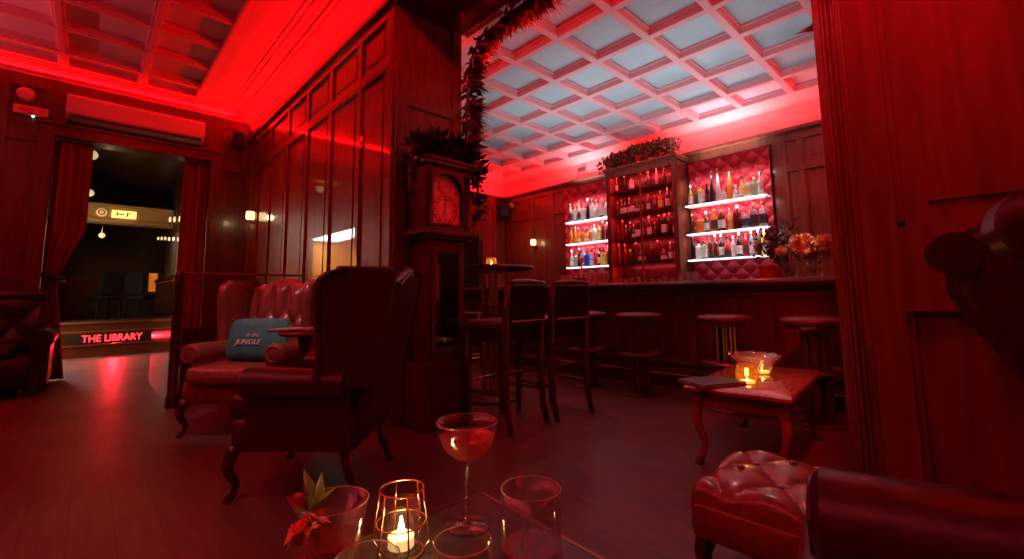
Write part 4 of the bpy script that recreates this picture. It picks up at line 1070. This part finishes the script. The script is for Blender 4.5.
crow([('round','brown',P_,.75),('squat','dark red',None,.8),('square','amber',PY,.85),('round','brown',P_,.95),('flask','red',None,.85)],3.54,3.115,KS[2],'in right bay of second cabinet shelf')
crow([('flask','red',None,.85),('tall','red',None,.85),('squat','dark red',None,.8),('round','brown',None,.8),('squat','brown',P_,.8),('box','brown',P_,1.0),('slim','brown',P_,.95)],4.105,3.67,KS[1],'in left bay of third cabinet shelf')
crow([('round','brown',P_,1.0),('squat','dark red',None,.8),('tall','black',None,.8),('square','black',P_,1.05),('slim','brown',None,.9),('flask','red',P_,.9)],3.54,3.115,KS[1],'in right bay of third cabinet shelf')
crow([('tall','red',None,.8),('slim','red',None,.8),('flask','dark red',None,.8),('tall','brown',None,.8),('squat','brown',P_,.95)],4.105,3.69,KS[0],'in left bay of fourth cabinet shelf')
crow([('slim','brown',None,.85),('tall','brown',None,.8),('squat','dark red',P_,.85),('round','dark red',P_,.8),('squat','red',None,.8)],3.52,3.115,KS[0],'in right bay of fourth cabinet shelf')
# glassware at the foot of the cabinet
gp=None
def tumbler(loc,label,group,m_,r=.035,h=.1,name='tumbler',cat='glass'):
    b=MB(); b.lathe([(r*.8,0),(r*.85,.004),(r,h),(r*.93,h),(r*.78,.012),(.001,.01)],seg=16)
    o=b.build(name,m_,smooth=True); o.location=loc; tag(o,label,cat,group); return o
g0=None
for i in range(9):
    y=4.1-.115*i
    if abs(y-3.6)<.03: continue
    lab=f'small glass, {ORD[i]} from left on the floor of the bottle cabinet'
    if g0 is None: g0=tumbler((6.3,y,1.1315),lab,'glasses at the foot of the cabinet',M['crystal'],.035,.09)
    else:
        c=g0.copy(); COL.objects.link(c); c.location=(6.3+random.uniform(-.03,.03),y,1.1315); c['label']=lab; c.scale=(1,1,random.uniform(.8,1.5))
# red metal mixing tins along the bar, left part
g0=None; ys=[4.20,4.12,4.04,3.70,3.62,3.54,3.46]
for i,y in enumerate(ys):
    lab=f'red metal tin, {ORD[i]} from left along the back of the bar counter'
    if g0 is None:
        g0=tumbler((4.98,y,1.1205),lab,'red metal tins on the bar',M['copper'],.034,.145,'mixing_tin','tin')
    else:
        c=g0.copy(); COL.objects.link(c); c.location=(4.98,y,1.1205); c['label']=lab
# bar tools between the tins: a caddy and a tap-like garnish stand
t = thing('bar_caddy','dark caddy of straws and garnish between the red tins on the bar','caddy',(4.98,3.87,1.1205))
b=MB(); b.box(-.08,.08,-.125,.125,0,.05); b.build('tray',M['black'],t,bevel=.006)
for k in range(3):
    b=MB(); b.lathe([(.03,.05),(.034,.1),(.03,.1),(.028,.055)],(0,-.08+.08*k,0),14); c_=b.build('pot',M['steel'],t,smooth=True)
    b=MB()
    for q in range(5): b.tube([(random.uniform(-.015,.015),-.08+.08*k+random.uniform(-.015,.015),.06),(random.uniform(-.03,.03),-.08+.08*k+random.uniform(-.03,.03),.17)],.003,5)
    b.build('straws',M['petal_red'],c_)
b=MB(); b.tube([(0,-.02,.05),(0,-.02,.34)],.014,8); b.lathe([(.02,.30),(.045,.36),(.02,.40)],(0,-.02,0),12); b.build('muddler',M['petal_red'],t,smooth=True)
# clear tumblers at the right of the cabinet on the bar
g0=None
for i,y in enumerate((2.39,2.31,2.23)):
    lab=f'clear upturned tumbler, {ORD[i]} from left on the bar below the lit bottles'
    if g0 is None: g0=tumbler((4.95,y,1.1205),lab,'clear tumblers on the bar',M['crystal'],.036,.11)
    else:
        c=g0.copy(); COL.objects.link(c); c.location=(4.95,y,1.1205); c['label']=lab
# row of tiny glasses at the far left end of the bar
g0=None
for i in range(7):
    lab=f'tiny shot glass, {ORD[i]} from left at the far left end of the bar'
    y=5.62-.1*i
    if g0 is None: g0=tumbler((4.62,y,1.1205),lab,'shot glasses on the bar end',M['crystal'],.026,.06,'shot_glass')
    else:
        c=g0.copy(); COL.objects.link(c); c.location=(4.62,y,1.1205); c['label']=lab
# red glass goblet blurred at right of the bottles
tumbler((4.95,1.47,1.1205),'wide red glass bowl on the bar left of the flower vases','red glass bowls',M['drink_red'],.10,.13,'glass_bowl','bowl')

# flowers
def vase(loc,label,r,h):
    t=thing('flower_vase',label,'vase',loc)
    b=MB(); b.lathe([(r*.75,0),(r*.85,.006),(r,h*.5),(r*.82,h),(r*.77,h),(r*.93,h*.5),(r*.72,.016),(.001,.012)],seg=24); b.build('glass_body',M['glass'],t,smooth='all')
    b=MB(); b.lathe([(r*.70,.018),(r*.88,h*.42),(.001,h*.421)],seg=20); b.build('water',M['glass'],t,smooth=True)
    return t
vase((4.88,1.27,1.1205),'left glass vase of the pair at the right end of the bar',.065,.17)
vase((4.85,1.07,1.1205),'right glass vase of the pair, under the orange blooms',.075,.15)
def blossom(b,c,r,n=60):
    for _ in range(n):
        d=Vector((random.gauss(0,1),random.gauss(0,1),random.gauss(0.25,1))).normalized()
        b.leaf(Vector(c)+d*r*.35,d,(random.gauss(0,1),random.gauss(0,1),random.gauss(0,1)),r*.7,r*.2)
    b.pillow(c,(r*.6,r*.6,r*.6),1,1,12,8)
t=thing('bouquet','mixed purple and green wild flower bouquet in the left bar vase','flowers',(4.88,1.27,1.135))
b=MB()
for k in range(14): b.tube([(random.uniform(-.03,.03),random.uniform(-.03,.03),.02),(random.uniform(-.1,.1),random.uniform(-.02,.24),random.uniform(.25,.45))],.004,5)
b.build('stems',M['leaf'],t)
b=MB()
for k in range(190):
    p=Vector((random.gauss(0,.06),random.gauss(.12,.10),random.gauss(.33,.08))); b.leaf(p,(random.gauss(0,1),random.gauss(0,1),random.gauss(.3,1)),(random.gauss(0,1),random.gauss(0,1),random.gauss(0,1)),random.uniform(.05,.1),.014)
b.build('foliage',M['leaf'],t)
b=MB()
for k in range(16): blossom(b,(random.gauss(-.03,.05),random.gauss(.13,.1),random.gauss(.34,.08)),.035,22)
b.build('blossoms',M['petal_mix'],t)
t=thing('bouquet','round orange chrysanthemum blooms in the right bar vase','flowers',(4.85,1.07,1.135))
b=MB()
for p in ((-.02,.05,.27),(0,-.05,.27),(-.02,.17,.24)): b.tube([(0,0,.03),p],.005,6)
b.build('stems',M['leaf'],t)
for p,r in (((-.03,.07,.30),.115),((-.01,-.10,.28),.105),((-.06,.24,.25),.055)):
    b=MB(); blossom(b,p,r,110); b.build('orange_bloom',M['orange'],t)
b=MB()
for k in range(34):
    p=Vector((random.gauss(0,.05),random.gauss(-.02,.09),random.gauss(.19,.03))); b.leaf(p,(random.gauss(0,1),random.gauss(0,1),random.gauss(0,.6)),(0,0,1),random.uniform(.06,.11),.016)
for k in range(8):
    b.tube([(0,0,.15),(random.uniform(0,.05),random.uniform(-.28,.0),random.uniform(.3,.45))],.003,5)
b.build('foliage',M['leaf'],t)
# dried flowers on top of the cabinet
garland('dried_flower_arrangement','wide dried flower arrangement on top of the bottle cabinet','flowers',[(6.30,4.28,3.14),(6.32,3.9,3.2),(6.32,3.6,3.22),(6.32,3.3,3.21),(6.30,3.06,3.17)],2200,.25,[M['leaf'],M['dry'],M['dry_red']],(.05,.10),.02,-.25,mat_share=[.22,.43,.35])

# ------------------------------------------------------------------ coffee table
cz=.45
c4=[Vector((2.70,1.30)),Vector((2.58,.77)),Vector((3.65,.79)),Vector((3.77,1.36))]
cen=sum(c4,Vector((0,0)))/4
t=thing('coffee_table','polished wooden coffee table with curved cabriole legs holding the crystal bowl','table',(cen.x,cen.y,0),radians(5))
b=MB(); HW,HD=.545,.275
def outline(s):
    pts=[]
    n=24
    for (ax,ay,bx_,by_) in ((-1,-1,1,-1),(1,-1,1,1),(1,1,-1,1),(-1,1,-1,-1)):
        for k in range(n):
            q=k/n; x=ax+(bx_-ax)*q; y=ay+(by_-ay)*q
            w=.022*sin(q*pi*2-pi/2)-.0
            if ay==by_: y+=math.copysign(.02*cos(q*2*pi)*1.0,y)
            else: x+=math.copysign(.02*cos(q*2*pi),x)
            pts.append((x*HW*s,y*HD*s))
    return pts
b.rings([[(x,y,z) for x,y in outline(s)] for s,z in ((.95,.42),(1.0,.428),(1.0,.444),(.985,.45))]); b.build('table_top',M['wood_table'],t,smooth=True)
b=MB()
for x0,x1,y0,y1 in ((-.46,.46,-.225,-.205),(-.46,.46,.205,.225),(-.47,-.45,-.21,.21),(.45,.47,-.21,.21)): b.box(x0,x1,y0,y1,.33,.42)
b.build('apron',M['wood_table'],t,bevel=.004)
for sx in (-1,1):
    for sy in (-1,1):
        b=MB(); cabriole(b,sx*.45,sy*.21,.42,sx*.75,sy*.75,.036); b.build('leg',M['wood_table'] if sx<0 else M['wood'],t,smooth='all')
t=thing('menu_folder','dark blue-black menu folder lying on the left end of the coffee table','menu',(2.772,1.185,.4505),radians(-24))
b=MB(); b.box(-.16,.16,-.115,.115,0,.006); b.build('back_cover',M['folder'],t,bevel=.002)
b=MB(); b.box(-.155,.155,-.11,.11,.006,.016); b.build('pages',M['paper'],t)
b=MB(); b.box(-.16,.16,-.115,.115,.016,.022); b.build('front_cover',M['folder'],t,bevel=.002)
t=thing('crystal_bowl','cut crystal pedestal bowl on the coffee table','bowl',(3.10,1.045,.4505))
b=MB()
prof=[(.055,0),(.055,.006),(.02,.016),(.016,.035),(.03,.048),(.085,.085),(.15,.155),(.142,.155),(.078,.093),(.001,.062)]
n=48; rr=[]
for i,(r,z) in enumerate(prof):
    rr.append([(r*(1+(.03 if (k%4<2) and i in (5,6) else 0))*cos(2*pi*k/n),r*(1+(.03 if (k%4<2) and i in (5,6) else 0))*sin(2*pi*k/n),z+(.004*cos(2*pi*k/n*12) if i in (6,7) else 0)) for k in range(n)])
b.rings(rr); b.build('bowl',M['crystal'],t,smooth=True)
candle_glass((2.91,1.03,.4505),'lit glass candle on the coffee table left of the crystal bowl',.062,.115)
candle_glass((3.33,1.08,.4505),'lit glass candle on the coffee table behind the crystal bowl on its right',.062,.115)

# ------------------------------------------------------------------ tufted footstool
FX0,FX1,FY0,FY1=1.53,2.02,.40,.76
t=thing('footstool','oxblood button-tufted footstool in front of the right wing chair','footstool',((FX0+FX1)/2,(FY0+FY1)/2,0),radians(2))
hx,hy=(FX1-FX0)/2,(FY1-FY0)/2
b=MB()
def stool_top(u,v):
    x=-1+2*u; y=-1+2*v
    e=max(0,(1-abs(x)**7))*max(0,(1-abs(y)**7))
    sx_=x*(1-.06*y*y*0); 
    return (x*hx,y*hy,.30+.07*e**.4+tuft(u,v,1.5,1.5,.035)*e**.3-.015)
b.grid(stool_top,70,60)
nn=70
b.build('tufted_top',M['leather'],t,smooth='all')
b=MB(); b.pillow((0,0,.245),(hx+.005,hy+.005,.065),.25,.14,44,10); b.build('side_band',M['leather'],t,smooth='all')
b=MB()
for i in range(1,3):
    for j in range(0,4):
        u=i/3; v=j/3
        if 0<v<1:
            x,y,z=stool_top(u,v); b.pillow((x,y,z+.004),(.012,.012,.008),1,1,10,6)
for i in (1,3,5):
    for j in (1,3,5):
        x,y,z=stool_top(i/6,j/6); b.pillow((x,y,z+.004),(.012,.012,.008),1,1,10,6)
b.build('buttons',M['leather'],t,smooth='all')
for sx in (-1,1):
    for sy in (-1,1):
        b=MB(); cabriole(b,sx*(hx-.05),sy*(hy-.05),.21,sx*.7,sy*.7,.036); b.build('leg',M['wood_dark'],t,smooth='all')
# tub chair beyond the right jamb
t=thing('tub_chair','dark rounded tub chair half hidden behind the right jamb','armchair',(2.93,.17,0),radians(10))
b=MB(); b.pillow((0,0,.3),(.3,.28,.14),.3,.4,36,12); b.build('seat',M['leather_black'],t,smooth='all')
b=MB(); rings=[]
for k in range(25):
    a=pi*.0+pi*k/24; cxx,cyy=cos(a),sin(a)
    h=.68-.14*abs(cos(a))**1.5
    ring=[]
    for q in range(12):
        w=2*pi*q/12; rr_=.34+.05*cos(w); zz=(.12+h)/2+ (h-.12)/2*sin(w)
        ring.append((rr_*cxx,-.02+rr_*cyy*.95,zz))
    rings.append(ring)
b.rings(rings); b.build('backrest',M['leather_black'],t,smooth='all')
for sx in (-1,1):
    for sy in (-1,1):
        b=MB(); b.tube([(sx*.2,sy*.18,.2),(sx*.22,sy*.2,0)],[.022,.014],8); b.build('leg',M['wood_dark'],t)

# ------------------------------------------------------------------ foreground cocktail table
TZ=.60
t=thing('cocktail_table','dark square cocktail table in the foreground holding drinks and candle','table',(.345,.50,0),radians(-3))
b=MB(); b.box(-.25,.25,-.25,.25,TZ-.03,TZ); b.build('table_top',M['slate'],t,bevel=.004)
b=MB()
for s_ in (-1,1): b.box(s_*.25-.004,s_*.25+.004,-.254,.254,TZ-.032,TZ+.001); b.box(-.254,.254,s_*.25-.004,s_*.25+.004,TZ-.032,TZ+.001)
b.build('edge_trim',M['bronze'],t)
b=MB(); b.lathe([(.2,0),(.2,.012),(.05,.03),(.03,.06),(.03,TZ-.05),(.1,TZ-.03)],seg=24); b.build('pedestal',M['wood_dark'],t,smooth=True)
Z0=TZ+.0015
# coupe
t=thing('coupe_glass','tall stemmed coupe glass with pink cocktail','cocktail glass',(.505,.655,Z0))
b=MB(); b.lathe([(.038,0),(.038,.002),(.012,.006),(.0042,.014),(.0035,.095),(.005,.103),(.022,.112),(.042,.13),(.052,.155),(.0545,.175),(.0535,.175),(.0505,.155),(.0405,.131),(.021,.1135),(.001,.108)],seg=40); b.build('glass_body',M['glass'],t,smooth='all')
b = MB(); b.torus((0,0,.175),.054,.0009,40,6); b.build('rim',M['rim_glass'],t,smooth='all')
b=MB(); b.lathe([(.001,.1085),(.021,.114),(.0400,.1312),(.0485,.150),(.001,.1502)],seg=36); b.build('pink_drink',M['drink_pink'],t,smooth=True)
# highball / rocks with cut base
t=thing('cut_tumbler','tall tumbler with cut glass base and pink drink at the table front','cocktail glass',(.475,.468,Z0))
b=MB(); R0=.043
b.lathe([(R0*.93,0),(R0*.97,.004),(R0,.06),(R0,.062),(R0,.125),(R0*.965,.125),(R0*.95,.062),(R0*.9,.014),(.001,.012)],seg=40); b.build('glass_body',M['glass'],t,smooth='all')
b = MB(); b.torus((0,0,.125),R0*.982,.0009,40,6); b.build('rim',M['rim_glass'],t,smooth='all')
b=MB()
for k in range(40):
    for j in range(5):
        a=2*pi*k/40; z=.012+.009*j; b.pillow((R0*cos(a),R0*sin(a),z),(.0028,.0028,.0035),1,1,6,4)
b.build('cut_pattern',M['glass'],t,smooth=True)
b=MB(); b.lathe([(R0*.89,.0145),(R0*.935,.05),(.001,.0502)],seg=32); b.build('pink_drink',M['drink_pink'],t,smooth=True)
b=MB(); b.obox((.006,.0,.052),(.034,.034,.028),Matrix.Rotation(.5,3,'X')@Matrix.Rotation(.6,3,'Z')); b.build('ice_cube',M['glass'],t,bevel=.004)
# garnished tumbler
t=thing('garnished_tumbler','wide tumbler with orange flower garnish on its rim','cocktail glass',(.297,.72,Z0))
R1=.052
b=MB(); b.lathe([(R1*.72,0),(R1*.78,.004),(R1*1.0,.085),(R1*.965,.085),(R1*.74,.012),(.001,.010)],seg=40); b.build('glass_body',M['glass'],t,smooth='all')
b = MB(); b.torus((0,0,.085),R1*.982,.0009,40,6); b.build('rim',M['rim_glass'],t,smooth='all')
b=MB(); b.lathe([(R1*.73,.0125),(R1*.80,.03),(.001,.0302)],seg=32); b.build('red_drink',M['drink_red'],t,smooth=True)
g=Vector((-.045,-.02,.075))
b=MB()
for k in range(11):
    a=2*pi*k/11; d=Vector((cos(a)*.6-.3,sin(a)*.6-.4,random.uniform(-.6,.3))); b.leaf(g+d*.006,d,(random.random(),random.random(),1),.034,.012)
b.pillow(g,(.012,.012,.012),1,1,10,8); b.build('garnish_flower',M['petal'],t)
b=MB(); b.leaf(g+Vector((0,0,.02)),(-.5,0,.5),(0,1,.3),.03,.009); b.pillow(g+Vector((-.014,-.012,-.004)),(.013,.012,.016),1,1,10,8); b.pillow(g+Vector((-.012,.008,.028)),(.009,.009,.014),1,1,10,8); b.build('red_petals',M['petal_red'],t,smooth='all')
b=MB()
for d,l in (((-.05,.1,1),.06),((.3,-.2,.9),.055),((.5,-.3,.4),.05),((-.5,.1,.5),.04)): b.leaf(g+Vector((0,0,.015)),d,(.4,-.8,.2),l,.014)
b.build('garnish_leaves',M['garnish_leaf'],t)
# geometric wire candle holder
t=thing('wire_candle_holder','geometric gold wire lantern holding a glass tealight','candle holder',(.382,.664,Z0))
b=MB(); rt,rb,zt=.034,.046,.094
b.torus((0,0,zt),rt,.0016,32,6); b.torus((0,0,.045),.038,.0012,32,6)
for k in range(6):
    a=2*pi*k/6+.25; a2=a+pi/6
    top=(rt*cos(a),rt*sin(a),zt); bot=(rb*cos(a),rb*sin(a),.018); base=(.034*cos(a),.034*sin(a),.0015)
    b.tube([top,bot],.0014,6); b.tube([bot,base],.0014,6)
b.torus((0,0,.0015),.034,.0015,32,6)
b.build('wire_frame',M['gold_wire'],t,smooth='all')
b=MB(); b.lathe([(.028,.003),(.030,.006),(.031,.074),(.0295,.074),(.0285,.008),(.001,.006)],seg=30); b.build('glass_cup',M['glass'],t,smooth='all')
b=MB(); b.lathe([(.02,.009),(.02,.024),(.001,.025)],seg=24); b.build('tealight',M['wax'],t,smooth=True)
b=MB(); b.lathe([(.001,.026),(.005,.032),(.004,.040),(.001,.053)],seg=10); b.build('flame',M['flame'],t,smooth='all')
add_light('candle_light','POINT',(.382,.664,Z0+.062),.35,(1,.55,.2),size=.01)
# two low glasses at the bottom edge
def low_glass(loc,label,r,h):
    t=thing('low_glass',label,'glass',loc)
    b=MB(); b.lathe([(r*.7,0),(r*.8,.004),(r,h*.5),(r*.96,h),(r*.92,h),(r*.95,h*.5),(r*.76,.01),(.001,.008)],seg=36); b.build('glass_body',M['glass'],t,smooth='all')
    b=MB(); b.torus((0,0,h),r*.94,.0009,40,6); b.build('rim',M['rim_glass'],t,smooth='all')
    b=MB(); b.lathe([(r*.74,.0105),(r*.86,h*.3),(.001,h*.301)],seg=30); b.build('red_drink',M['drink_red'],t,smooth=True)
low_glass((.400,.528,Z0),'low glass at the bottom edge between candle lantern and cut tumbler',.042,.06)
low_glass((.295,.600,Z0),'low glass cut off by the bottom edge in front of the candle lantern',.045,.05)

# ------------------------------------------------------------------ lights
RED=(1,.0012,.003); RED2=(1,.006,.009)
# lounge: LED strips on the panel ledges, plus one added fill
add_light('led_partition','AREA',(XP-.075,(YJ+YE)/2,3.575),32,RED,rot=(pi,radians(-40),0),size=.05,size_y=YE-YJ-.2)
add_light('led_partition_right','AREA',(XP-.075,(YBK+YR)/2,3.575),40,RED,rot=(pi,radians(-45),0),size=.05,size_y=2.8)
add_light('led_end','AREA',((XL+XP)/2,YE-.09,3.80),22,RED,rot=(radians(180+40),0,0),size=4.4,size_y=.04)
add_light('lounge_ceiling_fill','AREA',(XL+.15,3.0,3.0),175,(1,.07,.1),rot=(pi,radians(42),0),size=.08,size_y=8.5,spread=radians(75))  # added unseen fill by the left wall, brightens the coffered ceiling
# red wall washers and downlights in the lounge ceiling
for (x,y,e,tx,ty,tz,a) in ((.55,6.0,62,1.75,6.2,2.0,78),(.55,4.3,66,1.75,4.4,2.1,78),(.3,3.6,100,.38,7.9,3.38,22),(.75,.1,420,1.75,.05,2.75,54),(1.0,1.6,60,2.05,3.3,3.0,36)):
    add_light('red_wall_washer','SPOT',(x,y,3.84),e,RED2,target=(tx,ty,tz),spot=radians(a),blend=.9,size=.06)
for (x,y,e) in ((.5,6.3,14),(.65,3.9,8),(-1.0,6.2,14)):
    add_light('red_downlight','SPOT',(x,y,3.85),e,RED2,rot=(0,0,0),spot=radians(110),blend=.9,size=.06)
add_light('red_clock_spot','SPOT',(1.5,.6,3.75),130,RED,target=(2.06,2.85,1.74),spot=radians(8.5),blend=.8,size=.04)
# warm white accent spots
add_light('accent_far_chair','SPOT',(.35,2.7,3.8),115,(1,.88,.83),target=(1.02,3.95,.85),spot=radians(25),blend=.9,size=.04)
add_light('accent_floor','SPOT',(-.6,2.2,3.8),80,(1,.5,.43),target=(-.15,2.5,0),spot=radians(34),blend=.9,size=.04)
add_light('accent_footstool','SPOT',(2.6,1.2,3.4),42,(1,.55,.55),target=(1.75,.6,.35),spot=radians(16),blend=.9,size=.04)
# bar room
add_light('led_bar_back','AREA',(XBW-.075,(YBR+YBL)/2,ZF+.04),40,RED,rot=(pi,radians(-15),0),size=.05,size_y=YBL-YBR-.3)
add_light('led_bar_left','AREA',((XB+XBW)/2,YBL-.075,ZF+.04),50,RED,rot=(pi,0,0),size=XBW-XB-.3,size_y=.05)
add_light('led_bar_front','AREA',(XB+.1,(YBR+YBL)/2,ZF+.04),22,RED2,rot=(pi,radians(38),0),size=.05,size_y=YBL-YBR-.3)
add_light('led_bar_right','AREA',((XB+XBW)/2,YBR+.1,ZF+.04),55,RED2,rot=(radians(180-38),0,0),size=XBW-XB-.3,size_y=.05)
add_light('cabinet_uplight','AREA',(6.42,3.6,3.08),16,RED,rot=(pi,0,0),size=.1,size_y=1.0)
for z in (2.95,2.62,2.23,1.82,1.43):
    add_light('cabinet_led','AREA',(6.25,3.6,z),3.0 if z<2.9 else 7,(1,.04,.05),rot=(0,radians(-25),0),size=.03,size_y=1.1)
add_light('shelf_uplight','AREA',(6.42,2.35,2.93),5.5,(.95,.93,1),rot=(pi,radians(-12),0),size=.12,size_y=.8)
add_light('shelf_uplight','AREA',(6.42,4.8,3.02),3,(.95,.93,1),rot=(pi,radians(-12),0),size=.12,size_y=.6)
add_light('bar_ceiling_fill','AREA',(4.7,3.0,2.2),17,(1,.92,.97),rot=(pi,0,0),size=1.6,size_y=3.6,spread=radians(140))  # added fill with no lamp there, brightens the bar ceiling
for (x,y,e) in ((3.4,2.2,26),(3.6,4.6,24),(5.6,3.4,14),(3.2,.8,14)):
    add_light('bar_downlight','SPOT',(x,y,3.5),e,(1,.05,.075),rot=(0,0,0),spot=radians(135),blend=.8,size=.06)
for (y,e) in ((.9,34),(6.2,34)):
    add_light('bar_wall_washer','SPOT',(5.2,y,3.45),e,(1,.04,.05),target=(6.6,y,1.9),spot=radians(85),blend=.9,size=.06)
add_light('accent_bar_floor','SPOT',(3.3,3.4,3.45),38,(1,.36,.4),target=(3.2,2.0,0),spot=radians(60),blend=.9,size=.06)
add_light('flowers_fill','SPOT',(4.0,1.5,3.3),75,(1,.88,.84),target=(4.86,1.15,1.4),spot=radians(14),blend=.9,size=.04)  # added spot without a fixture, brightens the bouquets
add_light('bar_top_fill','SPOT',(3.4,3.6,3.2),60,(1,.6,.6),target=(4.98,3.85,1.2),spot=radians(22),blend=.9,size=.04)  # added spot without a fixture, brightens the tins on the counter
add_light('passage_spot','SPOT',(.4,9.9,3.5),7,(1,.25,.3),target=(.4,11.0,.3),spot=radians(36),blend=.9,size=.05)
# library
add_light('library_light','POINT',(.115,11.7,2.27),2.2,(1,.7,.35),size=.05)
add_light('sconce_light','POINT',(XP-.2,7.36,2.2),1.2,(1,.7,.35),size=.04)
add_light('sconce_light','POINT',(XBW-.2,6.24,2.05),1.2,(1,.7,.35),size=.04)
add_light('sign_spill','SPOT',(.4,YS+.1,.30),60,(1,.012,.02),target=(.4,YS-1.0,0.02),size=.03,spot=radians(140),blend=.9)
add_light('side_room_fill','POINT',(PX0-1.05,9.2,1.2),110,(1,.7,.3),size=.1)  # extra light added out of the reflected view, brightens the golden walls
# lit side room with a ceiling light panel
t=thing('ceiling_light','square white ceiling light panel in the side room off the passage','light',(PX0-.75,11.1,2.58))
b=MB(); b.box(-.25,.5,-1.6,1.6,-.02,.0); b.build('diffuser',M['ceiling_light'],t)
b=MB(); b.box(-.28,.53,-1.64,-1.6,-.025,.057); b.box(-.28,.53,1.6,1.64,-.025,.057); b.box(-.28,-.25,-1.6,1.6,-.025,.057); b.box(.5,.53,-1.6,1.6,-.025,.057); b.build('frame',M['white'],t)

# world: nearly black
w=bpy.data.worlds.new('World'); SC.world=w; w.use_nodes=True
w.node_tree.nodes['Background'].inputs[0].default_value=(.01,.001,.0012,1)
w.node_tree.nodes['Background'].inputs[1].default_value=.3

# ------------------------------------------------------------------ camera
F,YAW,PITCH,ROLL,PPY=445.29,radians(43.449),radians(6.178),radians(-.629),246.27
fwd=Vector((sin(YAW)*cos(PITCH),cos(YAW)*cos(PITCH),sin(PITCH))); right=Vector((cos(YAW),-sin(YAW),0)); up=right.cross(fwd)
r2=right*cos(ROLL)+up*sin(ROLL); u2=-right*sin(ROLL)+up*cos(ROLL)
cam=bpy.data.cameras.new('camera'); co=bpy.data.objects.new('camera',cam); COL.objects.link(co)
m4=Matrix.Identity(4)
for i in range(3): m4[i][0]=r2[i]; m4[i][1]=u2[i]; m4[i][2]=-fwd[i]
m4[2][3]=1.0
co.matrix_world=m4
cam.sensor_width=36; cam.lens=F/1024*36; cam.shift_y=(PPY-279.5)/1024; cam.clip_start=.02; cam.clip_end=60
SC.camera=co

# ------------------------------------------------------------------ view
SC.view_settings.view_transform='Standard'; SC.view_settings.look='None'; SC.view_settings.gamma=1; SC.view_settings.use_curve_mapping=False
SC.view_settings.exposure=0.12
SC.cycles.use_denoising=True
SC.cycles.max_bounces=10; SC.cycles.transmission_bounces=8; SC.cycles.transparent_max_bounces=8; SC.cycles.glossy_bounces=4; SC.cycles.diffuse_bounces=3
SC.cycles.sample_clamp_indirect=6; SC.cycles.caustics_refractive=False; SC.cycles.caustics_reflective=False
SC.cycles.blur_glossy=.5
